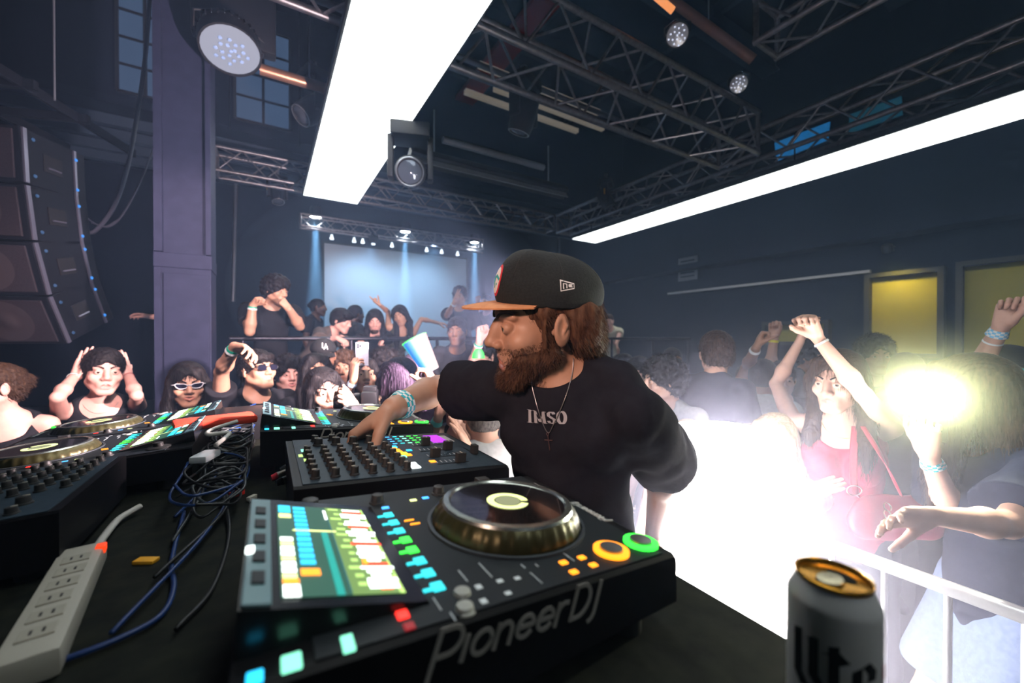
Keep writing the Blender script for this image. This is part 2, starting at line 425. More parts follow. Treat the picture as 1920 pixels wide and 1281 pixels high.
def solve_pose(h):
    """head (px,py,depth); face/turn angles relative to the viewer: 0 = towards camera, +90 = to the picture's right"""
    hc = at(*h['head']) if len(h['head']) == 3 and h.get('world') is None else V(h['world'])
    s = h.get('s', 1.); fem = h.get('fem', False)
    base = nrm(V(CAMP[0] - hc[0], CAMP[1] - hc[1], 0))
    zx = V(0, 0, 1)
    hf = rotate(base, zx, math.radians(h.get('face', 0))); hr = np.cross(hf, zx)
    hf = rotate(hf, hr, math.radians(h.get('pitch', 0))); hu = np.cross(hr, hf)
    ro = math.radians(h.get('roll', 0)); hr, hu = hr * math.cos(ro) + hu * math.sin(ro), hu * math.cos(ro) - hr * math.sin(ro)
    tf = rotate(base, zx, math.radians(h.get('turn', h.get('face', 0)))); tr = np.cross(tf, zx)
    lf, lsd = h.get('lean', (6, 0)); tf = rotate(tf, tr, -math.radians(lf)); tu = np.cross(tr, tf)
    a = math.radians(lsd); tu, tr = tu * math.cos(a) + tr * math.sin(a), tr * math.cos(a) - tu * math.sin(a)
    hs = h.get('hs', 1.) * s
    hB = np.array([hr, hf, hu]); Hp = Frame(hc, hr, hf, hu, hs)
    sk = Hp(0, -.028, -.070); nb = sk - nrm(tu * .9 + tf * .28 + nrm(hu) * .3) * .085 * h.get('nk', 1.) * s
    T = Frame(nb, tr, tf, tu, s); sw = (.150 if fem else .172) * h.get('w', 1.)
    J = dict(hc=hc, Hp=Hp, hB=hB, T=T, sk=sk, nb=nb, s=s, hs=hs, fem=fem, sh={}, el={}, wr={}, hd={})
    for sd, x in (('R', 1), ('L', -1)):
        sho = h.get('sh' + sd, (0, 0, 0)); sh = T(x * sw + sho[0], -.005 + sho[1], -.052 + sho[2]); J['sh'][sd] = sh
        A = h.get('arm' + sd)
        lu, lf_ = .275 * s * h.get('al', 1.), .245 * s * h.get('al', 1.)
        if A is None:
            el = sh + nrm(-zx * 1. + T.r * x * .22 - T.f * .08) * lu; wr = el + nrm(-zx * .9 + T.f * .42) * lf_; hd = nrm(wr - el); hn = -T.r * x; pose = 'relaxed'
        elif A[0] == 'w':   # world points
            el, wr, hd, hn, pose = V(A[1]), V(A[2]), V(A[3]), V(A[4]), A[5]
        else:
            (ex, ey, en), (wx, wy, wn), (fx, fy, fd), hn, pose = A
            el = ray_reach(ex, ey, sh, lu, en); wr = ray_reach(wx, wy, el, lf_, wn)
            dw = float(np.dot(wr - CAMP, CF)); hd = nrm(at(fx, fy, dw + fd) - wr)
            hn = base * hn[0] + CR * hn[1] + zx * hn[2]
        J['el'][sd], J['wr'][sd] = el, wr; J['hd'][sd] = (hd, nrm(hn), pose)
    return J
def limbs(S, J, floor, legs):
    s = J['s']; T = J['T']; fem = J['fem']; g = .88 if fem else 1.
    J['kn'] = {}; J['an'] = {}
    for sd, x in (('R', 1), ('L', -1)):
        hip = T(x * .085, 0, -.52); foot = V(hip[0], hip[1], floor + .075) + T.r * x * .05
        L = np.linalg.norm(hip - foot); full = .86 * s
        bend = math.sqrt(max(full * full - min(L, full) ** 2, 0)) * .5
        ff = nrm(V(T.f[0], T.f[1], 0)); kn = (hip + foot) / 2 + ff * (bend + .01); J['kn'][sd] = kn; J['an'][sd] = foot; J.setdefault('hip', {})[sd] = hip
        if legs:
            S.cone(hip, kn, .078 * s * (1.02 if fem else 1), .052 * s, k=.04); S.cone(kn, foot, .050 * s, .034 * s, k=.02)
            S.cone(kn - V(0, 0, .06) - ff * .012, kn - V(0, 0, .2) - ff * .02, .045 * s, .038 * s, k=.03)
            S.cone(foot + V(0, 0, -.035) - ff * .03, foot + V(0, 0, -.045) + ff * .14, .034 * s, .027 * s, k=.03)
def arm_sdf(S, J, sd, inf=0., hands=True):
    s = J['s']; g = (.82 if J['fem'] else 1.) * s * J.get('agR' if sd == 'R' else 'ag', 1.); sh, el, wr = J['sh'][sd], J['el'][sd], J['wr'][sd]
    S.cone(sh, el, .050 * g + inf, .034 * g + inf, k=.03)
    m = el + (wr - el) * .3
    S.cone(el, m, .033 * g + inf, .037 * g + inf, k=.012); S.cone(m, wr, .037 * g + inf, .0245 * g + inf, k=.02)
    if hands:
        hd, hn, pose = J['hd'][sd]; J.setdefault('tips', {})[sd] = hand(S, wr + hd * .008, hd, hn, sd, pose, s * (.92 if J['fem'] else 1.) * J.get('hsc', 1.), J.get('spr', .1))

HAIRF = {}
def hair(S, h, J):
    Hp, hB, s, T = J['Hp'], J['hB'], J['hs'], J['T']; st = h.get('hair', 'short')
    if st == 'none' : return False
    up, v = hB[2], h.get('vol', 1.)
    if st in ('short', 'curly', 'crop', 'bun', 'capped'):
        t = {'short': .012, 'curly': .026, 'crop': .005, 'bun': .006, 'capped': .010}[st] * v
        S.ell(Hp(0, -.016, .040), (V(.073, .093, .080) + t) * s, hB, k=.02)
        S.ell(Hp(0, -.045, -.005), (V(.069, .058, .065) + t * .8) * s, hB, k=.02)
        if st == 'curly': S.ell(Hp(0, .03, .085), V(.07, .06, .045) * s * v, hB, k=.03); 
        if st == 'bun': S.ell(Hp(0, -.115, .03), V(.035, .03, .035) * s, hB, k=.012)
        if h.get('fringe'): S.ell(Hp(.0, .068, .066), V(.062, .032, .030) * s * v, hB, k=.02)
        # clear the face and round the ears
        S.ell(Hp(0, .118, -.030 - .010 * v), V(.064, .075, .099 - .024 * (1 if h.get('fringe') else 0)) * s, hB, k=.012, op=-1)
        S.ell(Hp(0, .075, -.075), V(.11, .075, .075) * s, hB, k=.012, op=-1)
        S.ell(Hp(0, -.02, -.115), V(.11, .12, .05) * s, hB, k=.012, op=-1)
        fq = 260 if st != 'curly' else 150
        am = .0035 if st not in ('curly', 'crop') else (.009 if st == 'curly' else .001)
    else:   # long
        t = .013 * v
        S.ell(Hp(0, -.016, .040), (V(.073, .093, .080) + t) * s, hB, k=.02)
        S.ell(Hp(0, -.050, -.02), (V(.074, .050, .085) + t) * s, hB, k=.02)
        L = h.get('hl', .30)
        for x in (-1, 1):
            p0 = Hp(x * .066, -.010, .03); p1 = Hp(x * .084, -.010, -.10); p2 = Hp(x * .090, .015, -.13) - V(0, 0, 1) * (L * .45) + T.f * .02; p3 = p2 - V(0, 0, 1) * L * .5 + T.f * .02
            S.chain([p0, p1, p2, p3], [.026 * v, .030 * v, .030 * v, .010], k=.02)
            S.chain([Hp(x * .045, .06, .085), Hp(x * .078, .045, .02), Hp(x * .082, .03, -.06)], [.018 * v, .016 * v, .016 * v], k=.02)
        S.chain([Hp(0, -.075, 0), Hp(0, -.09, -.10), Hp(0, -.09, -.13) - V(0, 0, 1) * L * .6 - T.f * .02], [.05 * v, .06 * v, .03], k=.03)
        S.ell(Hp(0, .130, -.030), V(.060, .095, .102) * s, hB, k=.010, op=-1)
        fq, am = 380, .0018
    ph = (hash(h['label']) if False else sum(map(ord, h['label']))) % 17
    if st == 'long':
        S.disp(lambda X, Y, Z: am * np.sin((X * 1.3 + Y) * fq + 2.2 * np.sin(Z * 14 + ph) + ph) * np.cos((X - Y) * fq * .6 + 1.5 * np.sin(Z * 9)))
    else: S.disp(lambda X, Y, Z: am * wob(X, Y, Z, fq, ph))
    return True

def person(h, floor=0.):
    J = solve_pose(h); s = J['s']; T = J['T']; fem = J['fem']; Hp, hB, hs = J['Hp'], J['hB'], J['hs']; J['ag'] = h.get('ag', 1.); J['agR'] = h.get('agR', J['ag']); J['hsc'] = h.get('hsc', 1.)
    hc = J['hc']; dist = float(np.dot(hc - CAMP, CF)); g = h.get('g', 1.); tone = h.get('skin', 'tan'); mouth = h.get('mouth', 'closed')
    hv = h.get('hv') or min(max(dist * .0016, .0022), .008); cv = h.get('cv') or min(max(dist * .0036, .006), .016)
    base = V(T(0, 0, -.5)[0], T(0, 0, -.5)[1], floor)
    S = SDF(); head_sdf(S, Hp, hB, hs, fem, mouth, nose=h.get('nose', 1.))
    S.cone(J['nb'] - T.u * .02, J['sk'] + hB[2] * .03, (.050 if fem else .060) * s, (.044 if fem else .054) * s, k=.035)
    torso(S, T, T.f, g * s, 0, fem)
    legs = h.get('legs', True); limbs(S, J, floor, legs)
    if not legs: pass
    chunks = [(hc - .155 * hs, hc + .155 * hs, hv)]
    for sd in 'RL':
        arm_sdf(S, J, sd)
        c = J['wr'][sd] + J['hd'][sd][0] * .09
        if h.get('arm' + sd) or h.get('showhands'): chunks.append((c - .125 * s, c + .125 * s, min(max(hv, .0028), .0045)))
    vs, fs = S.mesh(cv, chunks)
    m = lip_test(vs, hc, hB, hs, mouth); mi = m[fs].all(axis=1).astype(int)
    root = np_mesh('person', vs - base, fs, skin_mats(tone), mi=mi); root.location = base
    tag(root, h['label'], 'person', h.get('group'))
    def child(SS, vx, name, mt, ch=(), label=None):
        v, f = SS.mesh(vx, ch)
        if not len(f): return None
        o = np_mesh(name, v - base, f, mt, root); J[name] = (v, f, o)
        if label: o['label'] = label
        return o
    # eyes, brows, teeth
    if h.get('eyes', True) and not h.get('back'):
        for x in (-1, 1):
            b = MB(); c = Hp(x * .031, .0775, .000); gz = nrm(hB[1] + V(h.get('gaze', (0, 0, 0)))); u = nrm(np.cross(gz, hB[2])); w = np.cross(u, gz); R = .0122 * hs
            for k, (a0, a1, mi_) in enumerate(((0, .2, 2), (.2, .52, 1), (.52, 2.2, 0))):
                b.cur = mi_; b.lathe([(R * math.sin(a0 + (a1 - a0) * i / 4), R * math.cos(a0 + (a1 - a0) * i / 4)) for i in range(5)], 16, c - base, (u, w, gz))
            b.build('eye', [mat('eye_white', (.75, .72, .70), .2), mat('iris', (.05, .028, .015), .1), mat('pupil', (.003, .003, .003), .1)], root, smooth=True)
        b = MB()
        for x in (-1, 1):
            pts = [Hp(x * (.012 + .036 * t), .0925 - .020 * t * t - .0 , .020 + .010 * math.sin(t * 2.4)) - base for t in [i / 6 for i in range(7)]]
            b.path(pts, [.0032 * hs * (1.15 - .8 * i / 6) for i in range(7)], 6)
        b.build('eyebrows', hair_mat('black' if h.get('hc', 'black') != 'blond' else 'brown'), root, smooth=True)
    if mouth in ('smile', 'open'):
        Q = SDF(); Q.ell(Hp(0, .076, -.060), V(.024, .016, .0065) * hs, hB, k=.001)
        child(Q, .003, 'teeth', mat('teeth', (.78, .75, .70), .3))
    Q = SDF()
    if hair(Q, h, J):
        ho = child(Q, max(hv, .0035), 'hair', hair_mat(h.get('hc', 'black')))
        if dist < 3.0:
            J['base'] = base; J['root'] = root; st = h.get('hair', 'short')
            if st == 'long': fur('hair_strands', J['hair'], 5000, .055, .0009, lambda p, n: n * .05 - V(0, 0, 1), hair_mat(h.get('hc', 'black')), J, seed=len(h['label']), spread=.09, parent=ho)
            elif st == 'curly': fur('hair_strands', J['hair'], 3500, .018, .0011, lambda p, n: n * .5 + np.cross(n, hB[0]) * .7, hair_mat(h.get('hc', 'black')), J, seed=5, spread=.5, parent=ho)
            else: fur('hair_strands', J['hair'], 3000, .020 if st != 'crop' else .006, .0009, lambda p, n: n * .12 - hB[2] * .6 - hB[1] * .4, hair_mat(h.get('hc', 'black')), J, seed=5, spread=.22, parent=ho)
    # top
    top = h.get('top', 'tee')
    if top != 'none':
        Q = SDF(); inf = h.get('loose', .012)
        torso(Q, T, T.f, g * s, inf, fem)
        tl = {'tee': .58, 'tank': 0, 'long': 1., 'strap': 0, 'bigtee': .8}[top]
        for sd, x in (('R', 1), ('L', -1)):
            tk = tl; tl = h.get('tl' + sd, tl)
            if tl:
                sh, el, wr = J['sh'][sd], J['el'][sd], J['wr'][sd]; gg = s * (.85 if fem else 1.) * J['ag']
                e = sh + (el - sh) * min(tl, 1.)
                Q.cone(sh - (el - sh) * .05, e, .054 * gg + inf, .050 * gg + inf + (.012 if top == 'tee' else .022 if top == 'bigtee' else 0), k=.03, cut=tl < 1)
                if tl < 1 : pass
                else:
                    Q.cone(el, wr, .044 * gg + inf, .032 * gg + inf, k=.02)
            tl = tk
        for sd, x in (('R', 1), ('L', -1)):
            if tl and tl < 1:
                sh, el = J['sh'][sd], J['el'][sd]; dd = nrm(el - sh); e = sh + (el - sh) * (tl + .02); R = .12
                Q.cone(e + dd * (R - .0), e + dd * (R + .03), R, R, k=.004, op=-1) if False else None
        # hem of the shirt and of the sleeves
        Q.cone(T(0, 0, -.40), T(0, 0, -.56 - h.get('hem', 0)), .125 * s * g + inf, .150 * s * g + inf, k=.03, flat=(T.f, .78)); Q.plane(T(0, 0, -.56 - h.get('hem', 0)), -T.u)
        if top in ('tee', 'long', 'bigtee'):
            Q.ell(T(0, .045, .018 + h.get('nl', 0)), V(.072, .085, .062) * s, np.array([T.r, T.f, T.u]), k=.01, op=-1)
        else:
            Q.ell(T(0, .06, -.01), V(.088 if top == 'tank' else .11, .12, .085 if top == 'tank' else .10) * s, np.array([T.r, T.f, T.u]), k=.012, op=-1)
            if top == 'strap': Q.ell(T(0, -.10, -.06), V(.10, .07, .13) * s, np.array([T.r, T.f, T.u]), k=.012, op=-1)
            for x in (-1, 1): Q.cone(T(x * .185, .05, -.03), T(x * .185, -.05, -.03), .072 * s, k=.02, op=-1)
        fo = h.get('folds', .0035); ph = sum(map(ord, h['label'])) % 13
        Q.disp(lambda X, Y, Z: fo * wob(X, Y, Z, 34, ph) + fo * .5 * wob(X, Y, Z, 75, ph + 1))
        child(Q, h.get('tv') or cv * .8, 'shirt', h.get('tmat') or cloth_mat('black', (.012, .012, .016)), h.get('tch', ()))
    lg = h.get('bottom', 'pants')
    if legs and lg != 'none':
        Q = SDF(); Q.cone(T(0, 0, -.46), T(0, -.005, -.52), .126 * s * g, .132 * s * g, k=.02, flat=(T.f, .74))
        for sd in 'RL':
            hip, kn, an = J['hip'][sd], J['kn'][sd], J['an'][sd]
            if lg == 'pants': Q.chain([hip, kn, an + V(0, 0, .02)], [.092 * s, .066 * s, .052 * s], k=.03)
            elif lg == 'shorts': Q.cone(hip, hip + (kn - hip) * .45, .095 * s, .09 * s, k=.03)
            else: Q.cone(hip, hip + (kn - hip) * .7, .10 * s, .115 * s, k=.09)
        if lg == 'skirt': Q.plane(J['hip']['R'] + (J['kn']['R'] - J['hip']['R']) * .72, -V(0, 0, 1))
        child(Q, max(cv, .010), {'pants': 'trousers', 'shorts': 'shorts', 'skirt': 'skirt'}[lg], h.get('bmat') or cloth_mat('denimdark', (.018, .022, .035)))
        if lg == 'pants':
            Q = SDF(); ff = nrm(V(T.f[0], T.f[1], 0))
            for sd in 'RL':
                an = J['an'][sd]; Q.cone(an + V(0, 0, -.028) - ff * .04, an + V(0, 0, -.038) + ff * .15, .042 * s, .036 * s, k=.03)
            child(Q, .012, 'shoes', mat('shoe_dark', (.03, .03, .03), .6))
    J['root'] = root; J['base'] = base; J['child'] = child; J['skin'] = (vs, fs); J['hv'] = hv; return J
def band(J, sd, mats, r=.030, w=.018, off=.0, name='wristband', squares=0, label=None):
    """a paper wristband round the wrist; off moves it up the forearm"""
    wr, el = J['wr'][sd], J['el'][sd]; d = nrm(el - wr); u = nrm(np.cross(d, V(0, 0, 1) if abs(d[2]) < .9 else V(1, 0, 0))); v = np.cross(u, d)
    g = (.82 if J['fem'] else 1.) * J['s'] * J['ag']; c = wr + d * (.028 + off) - J['base']; r = (.0262 * g + .004) if r == .030 else r
    b = MB(); n = 32 if squares else 24
    rows = squares or (2 if isinstance(mats, (list, tuple)) and len(mats) > 1 else 1)
    for k in range(rows):
        for i in range(n):
            b.cur = ((i // 2 + k) % 2 if squares else k) if rows > 1 else 0
            t0, t1 = 2 * PI * i / n, 2 * PI * (i + 1) / n; z0 = w * (k / rows - .5); z1 = w * ((k + 1) / rows - .5)
            P = lambda t, z, rr: c + (u * math.cos(t) + v * math.sin(t)) * rr * (1 + z * .12 / .018) + d * z
            b.quad(P(t0, z0, r), P(t1, z0, r), P(t1, z1, r), P(t0, z1, r)); b.quad(P(t0, z1, r - .0015), P(t1, z1, r - .0015), P(t1, z0, r - .0015), P(t0, z0, r - .0015))
            if k == 0: b.quad(P(t0, z0, r - .0015), P(t1, z0, r - .0015), P(t1, z0, r), P(t0, z0, r))
            if k == rows - 1: b.quad(P(t0, z1, r), P(t1, z1, r), P(t1, z1, r - .0015), P(t0, z1, r - .0015))
    o = b.build(name, mats, J['root'], smooth=True)
    if label: o['label'] = label
    return o

from mathutils.bvhtree import BVHTree
def bvh(vf): return BVHTree.FromPolygons([Vector(v) for v in vf[0]], [tuple(int(i) for i in f) for f in vf[1]])
def drop(tree, p, d, lift=.001):
    """first hit of the surface from p along d, lifted back by lift"""
    h, n, i, _ = tree.ray_cast(Vector(V(p)), Vector(V(d)))
    return None if h is None else V(h) - nrm(d) * lift
def fur(name, vf, n, ln, wd, dirf, m, J, keep=None, seed=1, spread=.35, parent=None):
    """short hairs as slim blades standing on a surface"""
    rg = np.random.default_rng(seed); vs, fs = vf[:2]; tri = np.vstack([fs[:, [0, 1, 2]], fs[:, [0, 2, 3]]]); a, b, c = vs[tri[:, 0]], vs[tri[:, 1]], vs[tri[:, 2]]
    cr = np.cross(b - a, c - a); ar = np.linalg.norm(cr, axis=1) + 1e-12; k = rg.choice(len(tri), n, p=ar / ar.sum())
    u, v = rg.random(n), rg.random(n); fl = u + v > 1; u[fl], v[fl] = 1 - u[fl], 1 - v[fl]
    p = a[k] + (b[k] - a[k]) * u[:, None] + (c[k] - a[k]) * v[:, None]; nn = cr[k] / ar[k][:, None]
    if keep is not None: q = keep(p, nn); p, nn = p[q], nn[q]
    d = dirf(p, nn) + rg.normal(0, spread, p.shape); d /= np.linalg.norm(d, axis=1)[:, None]
    sd = np.cross(d, nn + rg.normal(0, .3, p.shape)); sd /= np.linalg.norm(sd, axis=1)[:, None] + 1e-9
    L = ln * (.6 + .8 * rg.random(len(p)))[:, None]; w = wd * (.6 + .8 * rg.random(len(p)))[:, None]
    mid = p + d * L * .5 + nn * L * .08; tip = p + d * L - nn * L * .05
    V_ = np.concatenate([p - sd * w - nn * .001, p + sd * w - nn * .001, mid + sd * w * .7, mid - sd * w * .7, tip + sd * w * .1, tip - sd * w * .1], 1).reshape(-1, 3)
    i = np.arange(len(p))[:, None] * 6; F = np.vstack([i + [0, 1, 2, 3], i + [3, 2, 4, 5]])
    return np_mesh(name, V_ - J['base'], F, m, parent or J['root'])
# ---------------------------------------------------------------- camera and render settings
cam = bpy.data.cameras.new('camera'); cam.sensor_width = 36; cam.lens = 14.0; cam.clip_start = .02; cam.clip_end = 60
cam.dof.use_dof = True; cam.dof.focus_distance = 1.05; cam.dof.aperture_fstop = 2.5
camo = bpy.data.objects.new('camera', cam); COL.objects.link(camo); camo.matrix_world = basis_M(CR, CU, -CF, CAMP); sc.camera = camo
sc.view_settings.view_transform = 'Standard'; sc.view_settings.look = 'None'; sc.view_settings.exposure = 0.; sc.view_settings.gamma = 1.
sc.view_settings.use_curve_mapping = False
cy = sc.cycles
cy.use_denoising = True; cy.max_bounces = 3; cy.diffuse_bounces = 1; cy.glossy_bounces = 1; cy.transmission_bounces = 4; cy.volume_bounces = 0; cy.transparent_max_bounces = 8
cy.caustics_reflective = False; cy.caustics_refractive = False; cy.sample_clamp_indirect = 4.; cy.use_adaptive_sampling = True; cy.adaptive_threshold = .14; cy.adaptive_min_samples = 26; cy.volume_step_rate = 2.5; cy.volume_max_steps = 48
try: cy.use_light_tree = True
except Exception: pass
wd = bpy.data.worlds.new('night'); sc.world = wd; wd.use_nodes = True
wd.node_tree.nodes['Background'].inputs[0].default_value = (.10, .16, .35, 1); wd.node_tree.nodes['Background'].inputs[1].default_value = .006

XL, XR, YB, YF = -4.0, 7.5, 9.5, -3.0
ZC, ZLOW = 6.7, 4.75           # high and low ceiling
RISER, PLAT = .35, .65
m_wall = mat('wall_paint', (.007, .012, .027), .8, spec=.2, )
m_dark = mat('dark_drape', (.0015, .004, .010), .95, spec=.05, )
m_ceil = mat('ceiling_deck', (.010, .017, .032), .85, spec=.2, )
m_floor = mat('floor_black', (.02, .02, .022), .5, noise=(5, (.035, .033, .033), .7))
m_steel = mat('pillar_paint', (.021, .024, .052), .6, spec=.15, noise=(14, (.014, .017, .038), .6), bump=.15)
m_truss = mat('truss_aluminium', (.42, .40, .43), .4, .9, noise=(30, (.2, .19, .2), .5))
m_black = mat('black_metal', (.012, .012, .015), .5, .2)
m_blackp = mat('black_plastic', (.012, .012, .014), .35)
m_pipe = mat('pipe_grey', (.25, .27, .32), .4, .6)
def sbox(name, lo, hi, m): b = MB(); b.box(lo, hi); return struct(name, b, m)
sbox('floor', (XL, YF, -.1), (XR, YB, 0), m_floor)
sbox('wall_left', (XL - .1, YF, 0), (XL, YB, ZC), m_dark)
sbox('wall_back', (XL, YB, 0), (XR, YB + .1, ZC), m_wall)
sbox('wall_right', (XR, YF, 0), (XR + .1, YB, ZC), m_wall)
sbox('wall_front', (XL, YF - .1, 0), (XR, YF, ZC), m_dark)
b = MB(); b.box((XL, YF, ZC), (XR, 7.0, ZC + .1)); b.box((XL, 7.0, ZLOW), (XR, YB, ZLOW + .1))
struct('ceiling', b, m_ceil)
# the wall above the low back bay holds the clerestory windows
b = MB(); b.box((XL, 7.0, ZLOW + .1), (XR, 7.1, ZC)); struct('wall_clerestory', b, m_wall)
b = MB(); b.box((-3.9, 4.4, 0), (XR, YB, PLAT)); struct('floor_platform', b, mat('platform_front', (.03, .03, .036), .7))
b = MB(); b.box((-2.6, -2.2, 0), (1.36, 2.6, RISER)); struct('floor_riser', b, mat('riser_black', (.02, .02, .02), .7))
# windows
wn = 0
m_pane = emat('night_window', (.12, .22, .42), .28)
for (x0, x1) in ((-.39, .30), (-1.62, -1.08), ):
    wn += 1; z0, z1 = ZLOW + .16, ZLOW + 1.55
    fr = MB(); nc, nr = 2, 4; w = (x1 - x0) / nc; hh = (z1 - z0) / nr
    for i in range(nc + 1): fr.box((x0 + i * w - .018, 6.93, z0), (x0 + i * w + .018, 6.99, z1))
    for j in range(nr + 1): fr.box((x0, 6.94, z0 + j * hh - .015), (x1, 6.98, z0 + j * hh + .015))
    f = struct('window_%d' % wn, fr, mat('window_frame', (.02, .022, .03), .6))
    p = MB(); p.box((x0, 6.955, z0), (x1, 6.965, z1)); p.build('glass', m_pane, f)
# pilasters, corner post and pipes of the back wall
b = MB(); b.box((.42, 6.8, ZLOW - .05), (.62, 6.98, ZC)); struct('trim_1', b, m_wall)
b = MB(); b.box((-.62, 6.8, ZLOW - .05), (-.45, 6.98, ZC)); struct('trim_2', b, m_wall)
# ceiling beams and purlins
for i, y in enumerate((-1.5, .2, 1.9, 3.6, 5.3)):
    b = MB(); b.box((XL, y - .08, ZC - .32), (XR, y + .08, ZC - .02)); b.box((XL, y - .14, ZC - .34), (XR, y + .14, ZC - .31)); struct('trim_beam_%d' % i, b, mat('beam_paint', (.022, .032, .05), .6, spec=.25))
for i, x in enumerate((-2.6, -.6, 1.5, 3.6, 5.7)):
    b = MB(); b.box((x - .05, YF, ZC - .16), (x + .05, 7.0, ZC)); struct('trim_purlin_%d' % i, b, mat('beam_paint', (.022, .032, .05), .6, spec=.25))
for i, y in enumerate((7.4, 7.9, 8.4, 8.9)):
    b = MB(); b.box((XL, y - .05, ZLOW - .14), (XR, y + .05, ZLOW)); struct('trim_joist_%d' % i, b, mat('joist_paint', (.05, .08, .13), .6))
b = MB(); b.box((3.0, 3.9, ZC - .5), (3.35, 6.9, ZC - .42)); struct('trim_stripe', b, mat('red_paint', (.25, .02, .02), .7))
# the right wall: upper soffit, cable tray, yellow lit bar recesses
sbox('trim_soffit', (XR - .35, YF, 3.15), (XR, 9.4, 3.25), m_wall)
m_yel = mat('yellow_wall', (.40, .34, .04), .7, noise=(2, (.30, .28, .04), .5))
for i, (y0, y1, z0, z1) in enumerate(((1.52, 2.2, 1.55, 2.62), (-1.2, 1.30, 1.5, 2.65), (2.75, 3.6, 1.7, 1.98))):
    b = MB(); b.box((XR - .03, y0, z0), (XR - .002, y1, z1)); struct('trim_panel_%d' % i, b, m_yel)
    fr = MB()
    for q in ((y0 - .06, y0, z0 - .06, z1 + .06), (y1, y1 + .06, z0 - .06, z1 + .06), (y0, y1, z0 - .06, z0), (y0, y1, z1, z1 + .06)): fr.box((XR - .14, q[0], q[2]), (XR, q[1], q[3]))
    struct('trim_surround_%d' % i, fr, mat('surround', (.03, .03, .03), .6))
def light(name, kind, loc, energy, color=(1, 1, 1), target=None, **k):
    l = bpy.data.lights.new(name, kind); l.energy = energy; l.color = color
    for a, v in k.items(): setattr(l, a, v)
    o = bpy.data.objects.new(name, l); COL.objects.link(o); o.location = V(loc)
    if target is not None: o.rotation_euler = (Vector(V(target)) - Vector(V(loc))).to_track_quat('-Z', 'Y').to_euler()
    return o
# ---------------------------------------------------------------- trusses
def truss(label, a, b, size=.30, r=.024, bay=.45, cat='truss', group='lighting trusses', pads=(0, 1)):
    a, b = V(a), V(b); d = nrm(b - a); L = np.linalg.norm(b - a); sd = nrm(np.cross(d, (0, 0, 1))); up = V(0, 0, 1); h = size / 2
    t = thing('truss', label, cat, a, group=None)
    cs = [a * 0 + sd * (h * i) + up * (h * j) for i, j in ((-1, -1), (1, -1), (1, 1), (-1, 1))]
    for c in cs: m = MB(); m.tube(c, c + d * L, r, n=12); m.build('chord', m_truss, t, smooth='auto')
    m = MB(); n = max(2, int(L / bay)); st = L / n
    for k in range(n):
        for i in range(4):
            c0, c1 = cs[i], cs[(i + 1) % 4]; p, q = d * (k * st), d * ((k + .5) * st); e = d * ((k + 1) * st)
            m.tube(c0 + p, c1 + q, r * .42, n=6, caps=False); m.tube(c1 + q, c0 + e, r * .42, n=6, caps=False)
    m.build('lattice', m_truss, t, smooth='auto')
    for e in (0, L):
        m = MB()
        for k in range(4): m.tube(cs[k] + d * (e - .02), cs[(k + 1) % 4] + d * (e - .02), r * .9, n=8)
        m.build('end_frame', m_truss, t, smooth='auto')
    return t
truss('aluminium box truss crossing overhead behind the wide overhead light panel', (-1.6, 2.63, CZ + 2.33), (4.75, 2.63, CZ + 2.33), .46, .027, .62)
truss('long aluminium truss running above the slim light strip on the right', (5.07, -2.6, CZ + 2.27), (5.07, 6.3, CZ + 2.27), .34, .027, .6)
truss('aluminium truss in the top right corner of the rig, highest of all', (3.75, -2.6, CZ + 2.72), (3.75, 1.85, CZ + 2.72), .36, .025, .6)
truss('thin aluminium truss in front of the low back ceiling', (-.55, 6.5, CZ + 2.32), (4.9, 6.5, CZ + 2.32), .30, .022, .5)
truss('small aluminium truss with three glowing spotlights above the projection screen', (.55, 8.5, CZ + 2.22), (4.35, 8.5, CZ + 2.22), .22, .018, .4)
def pole(name, label, cat, pts, r, m, group=None):
    b = MB(); b.path(pts, r, 12) if len(pts) > 2 else b.tube(pts[0], pts[1], r, n=14)
    o = b.build(name, m, smooth='auto'); return tag(o, label, cat, group)
pole('ceiling_pipe', 'pale blue pipe running under the roof past the hanging moving light', 'pipe', [(1.1, 4.1, CZ + 3.0), (5.2, 4.1, CZ + 3.0)], .045, m_pipe)
pole('ceiling_pipe', 'dark grey pipe high under the roof nearest the red stripe', 'pipe', [(-1.5, 5.1, CZ + 3.9), (6.2, 5.1, CZ + 3.9)], .04, m_pipe)
pole('copper_pipe', 'short copper coloured pipe beside the left edge of the wide light panel', 'pipe', [(-.25, 3.6, CZ + 2.9), (.55, 3.6, CZ + 2.9)], .05, mat('copper', (.55, .28, .18), .35, .7))
pole('copper_pipe', 'lower copper coloured pipe end beside the wide light panel', 'pipe', [(-.05, 4.0, CZ + 2.28), (.7, 4.0, CZ + 2.28)], .045, mat('copper', (.55, .28, .18), .35, .7))
pole('wall_conduit', 'thin vertical pipe on the back wall right of the pillar', 'pipe', [at_y(437, 565, 9.42), at_y(443, 330, 9.42)], .03, m_pipe)
pole('wall_conduit', 'thin vertical pipe in the far corner behind the cap', 'pipe', [at_y(1047, 560, 9.4), at_y(1048, 395, 9.4)], .035, m_pipe)
b = MB(); b.box((XR - .12, 2.2, CZ + .95), (XR - .06, 5.6, CZ + .99)); tag(b.build('cable_tray', mat('tray', (.5, .48, .5), .4, .5)), 'thin pale cable tray running along the right wall', 'cable tray')
